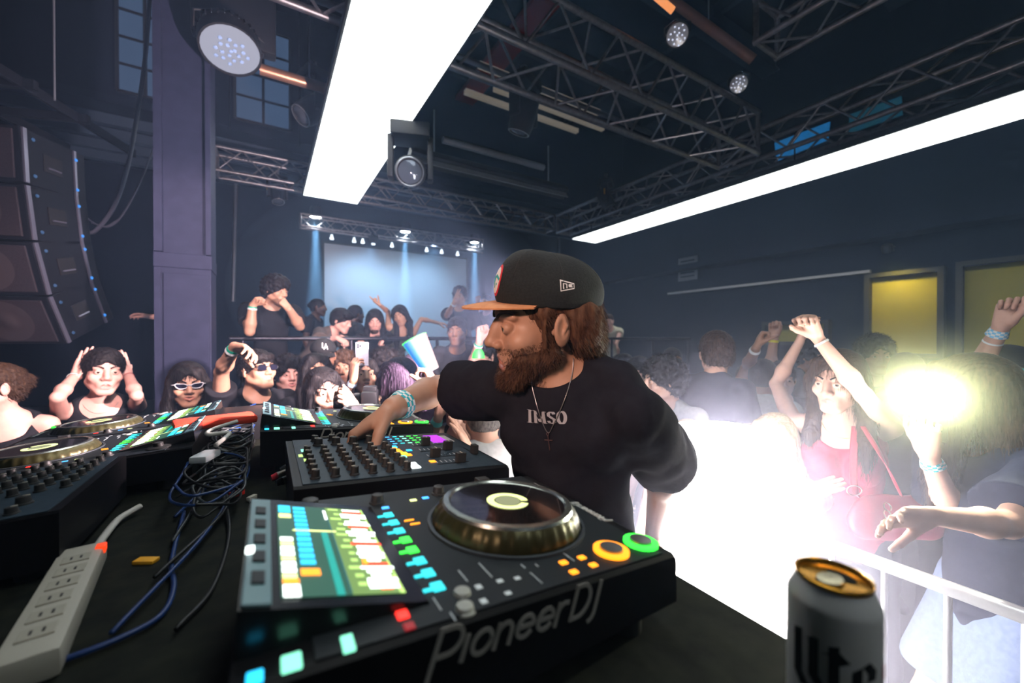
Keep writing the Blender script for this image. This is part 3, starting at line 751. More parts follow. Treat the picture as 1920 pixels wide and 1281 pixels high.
# fluorescent battens under the roof
for k, (x0, y) in enumerate(((2.9, 5.7), (3.4, 6.1), (3.0, 6.45))):
    b = MB(); b.box((x0, y, CZ + 4.35), (x0 + 2.6, y + .09, CZ + 4.43)); tag(b.build('batten_light', mat('batten', (.75, .68, .58), .5, emit=(.8, .7, .55), estr=.12)),  # unlit tubes, yet a faint glow is put into their colour
        ('long cream batten light under the roof, nearest of three', 'long cream batten light under the roof, middle of three', 'long cream batten light under the roof, farthest of three')[k], 'ceiling light', 'faintly glowing batten lights')
# ---------------------------------------------------------------- the two white light panels
m_led = emat('led_white', (.93, 1., 1.), 4.5)
def led_panel(label, x0, x1, y0, y1, z):
    t = thing('overhead_light', label, 'light panel', ((x0 + x1) / 2, y1, z))
    o = V(t.location)
    m = MB(); m.box(V(x0, y0, z) - o, V(x1, y1, z + .012) - o); m.build('diffuser', m_led, t)
    m = MB(); m.box(V(x0 - .02, y0 - .02, z + .0125) - o, V(x1 + .02, y1 + .02, z + .07) - o, .005); m.build('housing', m_black, t)
    m = MB()
    for k in range(5):
        y = y1 - .4 - k * (y1 - y0) / 5
        for x in (x0 + .1, x1 - .1): m.tube(V(x, y, z + .07) - o, V(x, y, z + .30) - o, .008, n=6)
    m.build('hanger', m_black, t); return t
led_panel('wide glowing white light panel overhead left of centre', .41, 1.08, -1.9, 5.95, CZ + 1.9)
led_panel('slim glowing white light panel along the right side below the long truss', 4.98, 5.56, -2.4, 5.9, CZ + 1.9)
# ---------------------------------------------------------------- pillar
pc = V(-.50, 3.72); b = MB(); hw = .155
m_web = m_steel
t = thing('pillar', None, None, (pc[0], pc[1], 0)); t['kind'] = 'structure'
b = MB(); b.box((-hw, -.16, 0), (hw, .16, 2.24), .006); b.box((-hw - .004, -.164, 2.24), (hw + .004, .164, 2.34), .004); b.box((-hw, -.13, 2.34), (hw, .16, ZC)); b.build('shaft', m_steel, t)
b = MB(); b.box((-hw, -.168, .02), (-hw + .035, -.1605, 2.235), .002); b.box((hw - .03, -.168, 2.345), (hw, -.131, ZC)); b.box((-hw, -.168, 2.345), (-hw + .045, -.131, ZC)); b.build('flange', m_steel, t)
b = MB(); b.box((-hw + .05, -.175, .6), (hw - .01, -.1605, 2.20), .003); b.build('cover_plate', m_steel, t)
# ---------------------------------------------------------------- projection screen, rail
b = MB(); b.box((1.04, YB - .06, 1.3), (4.4, YB - .03, CZ + 2.06)); o = b.build('projection_screen', mat('screen_cloth', (.50, .60, .72), .8)); tag(o, 'large pale projection screen on the back wall behind the platform crowd', 'projection screen')
fr = MB()
for q in (((1.0, 1.26), (1.04, CZ + 2.10)), ((4.4, 1.26), (4.44, CZ + 2.10)), ((1.0, CZ + 2.06), (4.44, CZ + 2.10)), ((1.0, 1.26), (4.44, 1.30))): fr.box((q[0][0], YB - .08, q[0][1]), (q[1][0], YB - .02, q[1][1]))
fr.build('screen_frame', m_black, o)
t = thing('guard_rail', 'black metal guard rail along the edge of the raised platform', 'railing', (-.1, 4.46, PLAT))
b = MB(); b.tube((-.2, 0, 1.10), (6.6, 0, 1.10), .022, n=12); b.build('top_rail', mat('rail_black', (.03, .03, .04), .3, .7), t, smooth='auto')
for k in range(8):
    b = MB(); b.tube((-.1 + k * .95, 0, 0), (-.1 + k * .95, 0, 1.08), .018, n=10); b.build('post', mat('rail_black', (.03, .03, .04), .3, .7), t, smooth='auto')
# ---------------------------------------------------------------- lamps and their light
def par_can(label, p, aim, r=.09, L=.16, glow=None, cat='spotlight', group=None, fins=True):
    p, aim = V(p), nrm(aim); u = nrm(np.cross(aim, (0, 0, 1) if abs(aim[2]) < .95 else (1, 0, 0))); w = np.cross(u, aim)
    t = thing('spotlight', label, cat, p, group=group); B = (u, w, aim)
    m = MB(); m.lathe([(r * .55, -L), (r * .8, -L), (r * .95, -L * .8), (r, -L * .5), (r, 0), (r * .93, .0), (r * .93, -.012)], 28, ax=B); m.add([V(0, 0, 0) - aim * L], []); m.build('housing', m_black, t, smooth='auto')
    m = MB(); m.lathe([(.0001, -.008), (r * .93, -.012)], 28, ax=B); m.build('lens', glow or mat('lens', (.55, .55, .6), .15), t)
    m = MB(); m.path([u * r * 1.08 - aim * L * .5, u * r * 1.1 + V(0, 0, r * .9), V(0, 0, r * 1.5), -u * r * 1.1 + V(0, 0, r * .9), -u * r * 1.08 - aim * L * .5], .008, 6); m.build('yoke', m_black, t)
    return t
m_beam = emat('beam_lens', (.8, .92, 1.), 60.)
for px, py, nm in ((592, 410, 'left'), (760, 437, 'middle'), (890, 457, 'right')):
    p = at_y(px, py, 8.5); par_can('glowing spotlight shining straight down from the small far truss, %s of three' % nm, p + V(0, 0, .02), (0, 0, -1), .11, .2, m_beam, group='downward spotlights on the far truss')
    light('beam_' + nm, 'SPOT', p - V(0, 0, .03), 6000, (.42, .72, 1.), p - V(0, 0, 3), spot_size=math.radians(13), spot_blend=.5, shadow_soft_size=.05)
for k, px in enumerate((622, 664, 680, 700, 735, 800, 828, 858)):
    p = at_y(px, 446 + (px - 622) * .13, 8.3); b = MB(); b.tube(p + V(0, 0, .06), p + V(0, 0, .02), .02, n=8); b.tube(p + V(0, 0, .02), p - V(0, 0, .03), .03, .038, n=10)
    tag(b.build('pin_light', emat('pin_glow', (.7, .85, 1), 2.5), smooth='auto'), 'tiny lamp hanging in the row under the small far truss', 'lamp', 'row of tiny lamps under the far truss')
pole('lamp_bar', 'thin bar carrying tiny lamps below the small far truss', 'bar', [at_y(575, 428, 8.3), at_y(905, 474, 8.3)], .018, m_truss)
# ---------------------------------------------------------------- table
TZ = 1.39
m_table = mat('table_top_black', (.004, .005, .004), .75, spec=.15, noise=(26, (.018, .020, .012), .55), bump=.3)
t = thing('dj_table', 'long black topped table carrying the decks and mixers', 'table', (-.4, .8, RISER))
b = MB(); b.box((-.95, -1.25, TZ - RISER - .04), (.931, 1.17, TZ - RISER), .004); b.build('tabletop', m_table, t)
b = MB(); b.box((.905, -1.25, .06), (.925, 1.17, TZ - RISER - .04)); b.build('front_board', m_black, t)
b = MB(); b.box((-.93, 1.13, .02), (.90, 1.15, TZ - RISER - .04)); b.build('side_board', m_black, t)
for x in (-.90, .87):
    for y in (-1.2, 1.09): b = MB(); b.box((x - .03, y - .03, 0), (x + .03, y + .03, TZ - RISER - .04), .004); b.build('leg', m_black, t)
# ---------------------------------------------------------------- lettering
def pioneer():
    G = []; x = 0.
    def put(ls, w):
        nonlocal x; G.extend([[(x + p[0], p[1]) for p in l] for l in ls]); x += w
    put([[(0, -.38), (0, .95)] + [(0, .95)] + arc(.36, .62, .34, .33, 90, -90, 10) + [(.14, .29)]], .88)
    put([[(0, 0), (0, .58)]], .24)
    o = arc(.29, .30, .29, .30, 0, 360, 18)
    e = [(.02, .31), (.56, .31)] + arc(.29, .30, .28, .29, 2, 318, 16)
    n = [[(0, 0), (0, .58)], [(0, .30)] + arc(.24, .34, .24, .25, 170, 0, 8) + [(.48, 0)]]
    put([o], .76); put(n, .68); put([e], .74); put([e], .74); put([[(0, 0), (0, .58)], [(0, .30)] + arc(.24, .34, .24, .25, 170, 70, 5)], .62)
    put([[(0, 0), (0, .95)], [(0, .95), (.22, .95)] + arc(.24, .475, .42, .475, 90, -90, 12) + [(0, 0)]], .84)
    put([[(.18, .88), (.18, .02)] + arc(-.02, .0, .20, .26, 0, -80, 6)], .3)
    return G, x
PG, PW = pioneer()
m_logo = mat('logo_grey', (.26, .25, .23), .5)
m_logol = mat('logo_pale', (.6, .6, .58), .45)
m_body = mat('deck_body', (.004, .004, .005), .45, spec=.2)
m_panel = mat('deck_panel', (.014, .018, .022), .5, spec=.25)
m_panel2 = mat('deck_panel_grey', (.05, .06, .07), .4, .2)
m_ring = mat('silver_ring', (.62, .66, .60), .22, .95)
m_knob = mat('knob_rubber', (.02, .02, .02), .5)
m_knobt = mat('knob_tip', (.50, .47, .38), .4)
m_mark = mat('print_grey', (.55, .60, .62), .6)
E = lambda n, c, s: emat('glow_' + n, c, s)
teal, green, orange, blue = E('teal', (.02, .55, .62), 2.2), E('green', (.04, 1., .06), 2.2), E('orange', (1., .30, .01), 2.6), E('blue', (.05, .35, 1.), 2.6)
red, white_, yellow, yelw = E('red', (1., .03, .02), 2.4), E('white', (.9, 1, .95), 3.2), E('yellow', (1., .62, .02), 2.6), E('yellow_white', (.85, .95, .35), 2.)
cyan, dred, dgreen, mint = E('cyan', (.02, .55, .95), 2.2), E('dull_red', (.5, .01, .02), .7), E('dark_green', (.015, .13, .08), .9), E('mint', (.25, .9, .6), 1.8)
olive, lime, purple, pink = E('olive', (.22, .40, .10), 1.0), E('lime', (.55, .85, .22), 1.5), E('purple', (.45, .02, .8), 1.6), E('pink', (.9, .3, .35), 1.4)

def top_frame(zf, zb, L):
    a = math.atan2(zb - zf, L); ca, sa = math.cos(a), math.sin(a)
    F = Frame((0, 0, zf), (1, 0, 0), (0, ca, sa), (0, -sa, ca)); return F
def wedge(b, W, L, z0, zf, zb, ins=.004):
    p = [(0, z0), (L, z0), (L, zb), (L - ins, zb - .0006), (ins, zf + .0001), (0, zf - ins)]
    n = len(p); xs = [(0, -ins), (ins, 0), (W - ins, 0), (W, -ins)]; vs = []
    for x, dz in xs: vs += [(x, q[0], q[1] + (dz if q[1] > z0 + .001 else 0)) for q in p]
    fs = [tuple(range(n - 1, -1, -1)), tuple(range(3 * n, 4 * n))]
    for s in range(3): fs += [(s * n + i, s * n + (i + 1) % n, (s + 1) * n + (i + 1) % n, (s + 1) * n + i) for i in range(n)]
    b.add(vs, [f[::-1] for f in fs]); return b
def pad(F, name, m, x, y, w, l, h, t, h0=.0, bev=.0012):
    b = MB(); b.obox(F(x, y, h0 + h / 2), F.r, F.f, F.u, w / 2, l / 2, h / 2, bev); return b.build(name, m, t)
def knob(F, x, y, t, r=.0075, h=.016, tip=True, m=None, name='knob'):
    b = MB(); c = F(x, y, 0); b.lathe([(r * 1.25, 0), (r * 1.2, h * .25), (r, h * .3), (r * .88, h * .95), (r * .75, h), (.0001, h)], 18, c, (F.r, F.f, F.u)); b.cur = 1
    if tip: b.obox(F(x, y + r * .45, h + .0004), F.r, F.f, F.u, r * .12, r * .45, .0006)
    return b.build(name, [m or m_knob, m_knobt], t, smooth='auto')
def make_deck(label, loc, rz, group=None):
    W, L, z0, zf, zb = .329, .453, .035, .095, .131
    t = thing('media_player', label, 'dj deck', loc, (0, 0, rz), group); F = top_frame(zf, zb, L)
    b = MB(); wedge(b, W, L, z0, zf, zb); b.build('body', m_body, t)
    b = MB(); b.obox(F(W / 2, L / 2 - .015, .0008), F.r, F.f, F.u, W / 2 - .005, L / 2 - .035, .0008); b.build('top_panel', m_panel, t)
    for x in (.035, W - .035):
        for y in (.05, L - .05): b = MB(); b.tube((x, y, 0), (x, y, z0), .018, n=16); b.build('foot', m_knob, t, smooth='auto')
    # jog wheel
    c = F(.161, .150, .0016); B = (F.r, F.f, F.u)
    b = MB(); b.lathe([(.1075, 0), (.1075, .0028), (.1035, .003), (.103, .0)], 72, c, B); b.build('jog_surround', m_panel2, t, smooth='auto')
    b = MB(); vs = []; n = 144; pr = [(.1005, 0), (.1015, .006), (.0955, .019), (.090, .024)]
    for i in range(n):
        a = 2 * PI * i / n; dm = .0022 * (.5 + .5 * math.cos(a * 36))
        for j, (r, h) in enumerate(pr): rr = r - (dm if j in (1, 2) else 0); vs.append(c + F.r * rr * math.cos(a) + F.f * rr * math.sin(a) + F.u * h)
    b.add(vs, [(i * 4 + k, ((i + 1) % n) * 4 + k, ((i + 1) % n) * 4 + k + 1, i * 4 + k + 1) for i in range(n) for k in range(3)])
    jw = b.build('jog_wheel', mat('jog_side', (.06, .055, .022), .34, .6), t, smooth=True)
    b = MB(); b.lathe([(.090, .024), (.088, .0275), (.081, .0285), (.0785, .026)], 72, c, B); b.build('jog_ring', m_ring, jw, smooth='auto')
    b = MB(); b.lathe([(.0785, .026), (.030, .0262), (.0295, .0262), (.0001, .0262)], 72, c, B); b.build('jog_plate', mat('jog_plate_black', (.008, .008, .009), .12, coat=.5), jw, smooth='auto')
    b = MB(); b.lathe([(.029, .0268), (.019, .0268)], 48, c, B, a0=-1.9, a1=4.0); b.cur = 1; b.lathe([(.0175, .0268), (.0001, .0268)], 40, c, B); b.build('jog_display', [yelw, E('jog_centre', (.45, .48, .26), .8)], jw)
    # play and cue
    for y, m, nm in ((.026, green, 'play_button'), (.078, orange, 'cue_button')):
        c2 = F(.034, y, .001); q = MB(); q.lathe([(.0215, 0), (.0215, .004), (.0145, .0045), (.0145, .002)], 40, c2, B); pb = q.build(nm, m, t, smooth='auto')
        q = MB(); q.lathe([(.014, .002), (.0135, .0065), (.0001, .0070)], 40, c2, B); q.build('button_cap', mat('brushed_cap', (.35, .33, .32), .3, .8), pb, smooth='auto')
    for x, y in ((.037, .122), (.019, .121), (.037, .149), (.017, .151)): pad(F, 'loop_button', orange, x, y, .0075, .0095, .003, t)
    # hot cues with their small letters
    for i in range(8):
        x = .236 - i * .0262; m = green if i in (3, 4) else teal
        o = pad(F, 'hot_cue_button', m, x, .292, .015, .012, .003, t); q = MB(); q.obox(F(x - .002, .3025, .0022), F.r, F.f, F.u, .0022, .0045, .0006); q.build('key_letter', m, o)
    for x, y, m in ((.262, .290, blue), (.279, .225, blue), (.276, .245, yelw), (.279, .172, red)): pad(F, 'function_button', m, x, y, .007, .010, .003, t)
    for x, y in ((.209, .272), (.196, .268)): pad(F, 'mode_button', orange, x, y, .003, .013, .003, t)
    for x, y in ((.033, .275), (.012, .282)): knob(F, x, y, t, .0085, .005, False, mat('knob_grey', (.38, .38, .34), .4))
    for x, y in ((.036, .256), (.014, .262), (.036, .232), (.015, .235), (.033, .213)): pad(F, 'silver_button', mat('button_silver', (.75, .80, .82), .5), x, y, .008 if y > .24 else .006, .007, .002, t)
    pad(F, 'search_button', red, .026, .334, .011, .010, .0035, t); pad(F, 'track_button', dred, .010, .333, .009, .009, .003, t)
    pad(F, 'slip_button', mint, .012, .380, .018, .009, .003, t); pad(F, 'source_button', mint, .010, .418, .016, .013, .003, t); pad(F, 'link_button', cyan, .006, .440, .011, .010, .003, t)
    pad(F, 'power_lamp', white_, .120, .449, .012, .007, .003, t, h0=.036)
    for x, y in ((.286, .296), (.29, .20)): knob(F, x, y, t, .009, .014, False)
    b = MB(); c3 = F(.285, .385, 0); b.lathe([(.024, 0), (.024, .004), (.020, .006), (.010, .007), (.010, .018), (.008, .019), (.0001, .019)], 30, c3, B); b.build('browse_knob', m_knob, t, smooth='auto')
    b = MB(); b.obox(F(.293, .165, .004), F.r, F.f, F.u, .006, .0, .004) if False else b.obox(F(.303, .10, .002), F.r, F.f, F.u, .003, .055, .001, .0008); sl = b.build('tempo_slot', m_body, t)
    b = MB(); b.obox(F(.303, .115, .008), F.r, F.f, F.u, .009, .011, .006, .002); b.build('tempo_slider', m_knob, sl)
    pad(F, 'label_plate', mat('plate_grey', (.3, .3, .3), .4), .27, .022, .030, .012, .0008, t)
    q = MB()
    for x, y, w, l in ((.060, .262, .0012, .022), (.060, .236, .0012, .03), (.025, .195, .0012, .022), (.045, .180, .0012, .006), (.050, .195, .0012, .008), (.028, .302, .0012, .02), (.046, .135, .0012, .022), (.006, .296, .0012, .012)): q.obox(F(x, y, .0018), F.r, F.f, F.u, l / 2, w / 2, .0002)
    q.build('panel_print', m_mark, t)
    # display
    G = Frame(F(.042, .322, .0068), F.r, nrm(F(.042, .430, .0296) - F(.042, .322, .0068)), nrm(np.cross(F.r, F(.042, .430, .0296) - F(.042, .322, .0068))))
    b = MB(); lo = [F(.030, .306, 0), F(.270, .306, 0), F(.270, .453, 0), F(.030, .453, 0)]; hi = [F(.032, .309, .004), F(.268, .309, .004), F(.268, .453, .034), F(.032, .453, .034)]
    b.add(lo + hi, [(4, 5, 6, 7), (0, 1, 5, 4), (1, 2, 6, 5), (2, 3, 7, 6), (3, 0, 4, 7)]); dh = b.build('screen_housing', mat('screen_bezel', (.008, .009, .010), .2), t)
    b = MB(); b.obox(G(.105, .123, .0012), G.r, G.f, G.u, .112, .010, .0012, .0008); b.build('browse_strip', mat('strip_teal', (.10, .20, .23), .4), dh)
    for k in range(5): b = MB(); b.obox(G(.03 + .037 * k, .123, .003), G.r, G.f, G.u, .010, .005, .0012, .0008); b.build('browse_button', m_panel, dh)
    SW, SH = .204, .102; q = MB(); ms = [dgreen, olive, lime, white_, cyan, yelw, E('stripe', (.0, .42, .36), 1.2), red, orange, E('bluegreen', (.02, .20, .30), .8)]
    def sq(a0, a1, c0, c1, mi, h=1): q.cur = mi; q.quad(*[G(.003 + SW * a, .004 + SH * c, .0006 + .0002 * h) for a, c in ((a0, c0), (a1, c0), (a1, c1), (a0, c1))])
    sq(0, 1, 0, 1, 0, 0); sq(0, 1, .0, .46, 1); sq(0, 1, 0, .02, 2, 2); sq(0, .16, .0, .05, 2, 2)
    rnd = random.Random(4)
    for k in range(26):
        a = .03 + k * .037; hgt = .05 + .09 * abs(math.sin(k * .9)) + .03 * rnd.random(); sq(a, a + .026, .15 - hgt, .15 + hgt, 3 if k % 6 else 7, 3)
        if k % 2: sq(a, a + .03, .31, .35 + .09 * rnd.random(), 2, 3)
    sq(.04, .10, .03, .30, 3, 4); sq(.26, .31, .22, .27, 8, 4); sq(0, .62, .52, .585, 6, 3); sq(.625, .645, .42, .86, 5, 3)
    for k in range(12): sq(.26 + k * .061, .305 + k * .061, .70, .83, 4, 3)
    for k in range(8): sq(.14 + k * .052, .18 + k * .052, .87, .985, 3 if k % 3 else 5, 3)
    for a0, a1, mi in ((.0, .09, 3), (.10, .135, 8), (.80, .86, 5), (.88, .99, 4)): sq(a0, a1, .86, .985, mi, 3)
    sq(.16, .22, .68, .84, 8, 4); sq(.02, .9, .46, .47, 9, 3); sq(.8, .94, .47, .50, 3, 4)
    q.build('display', ms, dh)
    # names on side and front edge
    s = .185 / PW; al = math.atan2(zb - zf, L); q = MB(); strokes(q, PG, V(-.0003, .318, .087), (0, -math.cos(al), -math.sin(al)), (0, -math.sin(al), math.cos(al)), (-1, 0, 0), s, s * .13, .0007, .28); q.build('side_logo', m_logo, t)
    s = .075 / PW; q = MB(); strokes(q, PG, F(.105, .010, .0), F.r, F.f, F.u, s, s * .17, .0016, .25); q.build('front_logo', m_logol, t)
    return t
D1 = make_deck('black media player nearest the camera with bright display and glowing orange and green rings', (.43, .312, TZ), PI / 2)
def relabel(o, label, loc, rz, group=None, sz=1.):
    c = copy_tree(o); c.scale = (1, 1, sz); c['label'] = label; c.location = loc; c.rotation_euler = (0, 0, rz)
    if group: c['group'] = group
    return c
relabel(D1, 'black media player on the far side of the mixer, under the reaching forearm', (.435, 1.175, TZ), PI / 2)
relabel(D1, 'black media player at the far left end of the table, beside the red cloth', (-.60, 1.90, TZ), -PI / 2, sz=.76)
relabel(D1, 'black media player at the left edge, between dark mixer and farthest player', (-.61, 1.55, TZ), -PI / 2, sz=.76)
# ---------------------------------------------------------------- mixers
def make_mixer(label, loc, rz, lit=True):
    W, L, z0, zf, zb = .333, .392, .02, .098, .128
    t = thing('dj_mixer', label, 'dj mixer', loc, (0, 0, rz)); F = top_frame(zf, zb, L)
    b = MB(); wedge(b, W, L, z0, zf, zb); b.build('body', m_body, t)
    b = MB(); b.obox(F(W / 2, L / 2, .0008), F.r, F.f, F.u, W / 2 - .006, L / 2 - .012, .0008); b.build('top_panel', mat('mixer_panel', (.02, .035, .05), .5, noise=(90, (.04, .06, .08), .5), spec=.25), t)
    for x in (.03, W - .03):
        for y in (.04, L - .04): b = MB(); b.tube((x, y, 0), (x, y, z0), .016, n=14); b.build('foot', m_knob, t, smooth='auto')
    for i in range(6):
        x = .030 + i * .0335
        for j in range(6): knob(F, x, .205 + j * .031, t, .0068, .017)
    for j in range(4): knob(F, .262, .225 + j * .036, t, .009, .018)
    for j in range(2): knob(F, .305, .30 + j * .036, t, .0075, .015)
    for i in range(4):
        x = .045 + i * .052; b = MB(); b.obox(F(x, .105, .0018), F.r, F.f, F.u, .0018, .034, .0004); sl = b.build('fader_slot', m_body, t)
        y = (.09, .125, .075, .11)[i]; b = MB(); b.obox(F(x, y, .012), F.r, F.f, F.u, .0065, .010, .010, .002); b.cur = 1; b.obox(F(x, y, .0222), F.r, F.f, F.u, .006, .0008, .0004); b.build('fader_cap', [m_knob, m_knobt], sl)
        b = MB()
        for k in range(7): b.obox(F(x + .017, .075 + k * .010, .0018), F.r, F.f, F.u, .007, .0005, .0003)
        b.build('fader_scale', m_mark, t)
    b = MB(); b.obox(F(.12, .032, .0018), F.r, F.f, F.u, .034, .0018, .0004); sl = b.build('crossfader_slot', m_body, t)
    b = MB(); b.obox(F(.10, .032, .012), F.r, F.f, F.u, .009, .0065, .010, .002); b.build('crossfader_cap', m_knob, sl)
    if lit:
        for x, y, w, l, m in ((.205, .182, .016, .012, cyan), (.190, .186, .013, .011, orange), (.176, .183, .013, .011, orange), (.160, .182, .013, .011, orange), (.142, .178, .018, .014, yellow), (.128, .172, .014, .012, orange),
                              (.165, .160, .010, .012, cyan), (.118, .186, .014, .012, mint), (.062, .186, .016, .018, white_), (.040, .186, .016, .018, white_), (.066, .142, .013, .012, orange)): pad(F, 'effect_button', m, x, y, w, l, .0035, t)
        for i in range(4):
            for k in range(5):
                pad(F, 'level_lamp', (green, green, mint, teal, blue)[k], .235 + i * .024, .100 + k * .018, .006, .010, .0015, t, h0=.001)
        pad(F, 'touch_pad', purple, .262, .062, .085, .040, .002, t)
        for x, y in ((.225, .365), (.150, .365), (.185, .372)): pad(F, 'cue_button', mint if x > .2 else lime, x, y, .022, .008, .002, t)
    else:
        pad(F, 'effect_button', cyan, .30, .19, .010, .009, .003, t); pad(F, 'effect_button', blue, .24, .187, .010, .009, .003, t); pad(F, 'effect_button', white_, .03, .187, .004, .004, .003, t)
    b = MB(); b.obox(F(.255, .035, .002), F.r, F.f, F.u, .035, .008, .0006); b.build('name_plate', m_mark, t)
    return t
make_mixer('black dj mixer with glowing buttons under the reaching hand', (.425, .705, TZ), PI / 2)
mx2 = make_mixer('dark unlit dj mixer with rows of knobs at the left edge of the table', (-.66, 1.195, TZ), -PI / 2, False); mx2.scale = (1, 1, .8)
# ---------------------------------------------------------------- beer can
def can():
    c = at_z(1558, 1078, TZ + .157); c = V(c[0] + .004, c[1], TZ); t = thing('beer_can', 'open tall white beer can with gold lid and black lettering, standing on the table corner', 'can', c)
    z = .157; R = .033
    m_can = mat('can_white', (.72, .72, .72), .36, .2)
    b = MB(); b.lathe([(.001, .004), (.022, .003), (.0255, 0), (.0265, .002), (.0325, .010), (R, .014), (R, .135), (.0325, .139), (.0275, .150), (.0265, .1525)], 64); b.build('body', m_can, t, smooth='auto')
    m_gold = mat('can_gold', (.75, .36, .04), .25, .9)
    b = MB(); b.lathe([(.0262, .1525), (.0275, .1545), (.0275, .1565), (.0262, .157), (.0245, .1555), (.0238, .152), (.0225, .1515), (.0001, .1515)], 64); b.build('lid', m_gold, t, smooth='auto')
    d = nrm(V(-c[0], -c[1], 0)); s = np.cross((0, 0, 1), d)   # towards the viewer
    od = rotate(d, (0, 0, 1), math.radians(150))
    b = MB(); o2 = od * .0115; b.lathe([(.0001, .1521), (.0075, .1521)], 24, o2, (nrm(od) * .85, np.cross((0, 0, 1), od) * 1.5, V(0, 0, 1))); b.build('drink_opening', mat('hole_black', (.001, .001, .001), .9), t)
    b = MB(); b.lathe([(.0001, .1535), (.0085, .1538), (.009, .1528), (.0085, .1518)], 24, -od * .004, (od * 1.35, np.cross((0, 0, 1), od), V(0, 0, 1))); b.build('pull_tab', mat('tab_silver', (.75, .66, .45), .25, .9), t, smooth='auto')
    # blackletter strokes wrapped on the can
    a0 = math.atan2(d[1], d[0])
    def f(x, y, h): a = a0 + x / R; return V((R + h) * math.cos(a), (R + h) * math.sin(a), y)
    G = [[(0, 1.0), (0, .12), (.13, -.06), (.32, .03)], [(.03, .92), (-.05, .84)],
         [(.30, .98), (.30, .25), (.40, .12)], [(.22, .95), (.30, .98)],
         [(.62, .98), (.62, .18), (.74, .02)], [(.50, .78), (.62, .86), (.80, .70)],
         [(.98, .62), (.98, .15), (1.13, -.02), (1.30, .10)], [(.98, .62), (1.14, .76), (1.26, .62), (1.24, .46), (1.0, .36)]]
    G = [[(p[0] - .60, p[1]) for p in l] for l in G]
    b = MB(); strokes(b, G, (0, 0, 0), (1, 0, 0), (0, 1, 0), (0, 0, 1), .042, 0, .0003, 0, (25, .0062, .0016), lambda x, y, h: f(x * 1.0, y + .072, h)); b.build('lettering', mat('can_ink', (.008, .01, .014), .4), t)
    b = MB(); n = 24; vs = []
    for i in range(n + 1):
        for k in (0, 1): th = -1.1 + 2.2 * i / n; x = th * .0115 * 1.6; y = .062 - .5 * (th ** 2) * .012 - k * .010 - k * .02 * abs(math.cos(th)); vs.append(f(x - .006, max(y, .02), .0003))
    b.add(vs, [(2 * i, 2 * i + 1, 2 * i + 3, 2 * i + 2) for i in range(n)]); b.build('emblem', mat('can_ink', (.008, .01, .014), .4), t)
    b = MB(); b.quad(f(.040, .088, .0003), f(.046, .088, .0003), f(.046, .10, .0003), f(.040, .10, .0003)); b.build('red_mark', mat('can_red', (.35, .01, .02), .4), t)
can()
# ---------------------------------------------------------------- cables, power strip, small things between the decks
m_cab = [mat('cable_black', (.008, .009, .010), .5), mat('cable_blue', (.006, .03, .13), .4), mat('cable_white', (.5, .48, .44), .5), mat('cable_red', (.6, .03, .01), .5), mat('cable_grey', (.03, .036, .04), .4)]
def spline(pts, n=10):
    P = [V(p) for p in pts]; P = [2 * P[0] - P[1]] + P + [2 * P[-1] - P[-2]]; out = []
    for i in range(1, len(P) - 2):
        for k in range(n):
            t = k / n; a, b_, c, d = P[i - 1:i + 3]; out.append(.5 * ((2 * b_) + (c - a) * t + (2 * a - 5 * b_ + 4 * c - d) * t * t + (3 * b_ - a - 3 * c + d) * t ** 3))
    out.append(P[-2]); return out
def cable(label, pts, r, m, plugs=None, cat='cable', group=None, name='cable'):
    b = MB(); sp = spline(pts); b.path(sp, r, 8); o = b.build(name, m, smooth=True); tag(o, label, cat, group)
    if plugs is not None:
        for e, q in ((sp[0], sp[1]), (sp[-1], sp[-2])): k = MB(); d = nrm(e - q); k.tube(e - d * .004, e + d * .022, r * 2.0, r * 1.6, 12); k.build('plug', plugs, o, smooth='auto')
    return o
rnd = random.Random(11)
descs = ['black', 'dark blue', 'dark grey']
for k in range(20):
    ci = (0, 0, 1, 4)[k % 4]; x0 = -.15 + .11 * rnd.random(); y = .95 + .95 * rnd.random(); pts = []
    R = .05 + .06 * rnd.random(); ph = rnd.random() * 6; loops = rnd.choice((1.3, 2.2)); n = int(loops * 8)
    cx = -.10 + .04 * rnd.random()
    for i in range(n + 1):
        a = ph + 2 * PI * loops * i / n; rr = R * (1 + .15 * math.sin(3 * a + k))
        pts.append((min(max(cx + rr * .75 * math.cos(a), -.165), -.045), y + rr * 1.5 * math.sin(a), TZ + .006 + .05 * k / 20 + .012 * (1 + math.sin(a * 1.5 + k)) ))
    cable('loosely coiled cable in the heap between the two rows of decks', pts, .0028 + .0012 * (k % 3 == 0), m_cab[ci], group='cables heaped between the decks')
for k in range(10):
    y0 = .75 + k * .12; cable('thin cable trailing along the gap between the two rows of decks', [(-.16 + .02 * math.sin(k), y0 - .1, TZ + .01), (-.10 + .03 * math.sin(k * 2.), y0 + .1, TZ + .018 + .004 * k), (-.12 + .05 * math.cos(k), y0 + .3, TZ + .02), (-.05, y0 + .42, TZ + .05)], .003, m_cab[(1, 0, 4)[k % 3]], group='cables trailing along the gap')
cable('dark blue cable curving over the near left part of the table', [at_z(0, 1262, TZ + .006), at_z(110, 1240, TZ + .006), at_z(240, 1190, TZ + .006), at_z(305, 1150, TZ + .006), at_z(326, 1100, TZ + .006), at_z(322, 1050, TZ + .006), at_z(345, 960, TZ + .01)], .0035, m_cab[1])
cable('black cable curving past the near player towards the cable heap', [at_z(330, 1180, TZ + .006), at_z(400, 1100, TZ + .006), at_z(430, 1000, TZ + .006), at_z(420, 930, TZ + .02)], .003, m_cab[0])
cable('off-white mains lead running from the power strip', [at_z(178, 1032, TZ + .028), at_z(200, 1000, TZ + .02), at_z(225, 972, TZ + .012), at_z(262, 950, TZ + .014)], .006, m_cab[2])
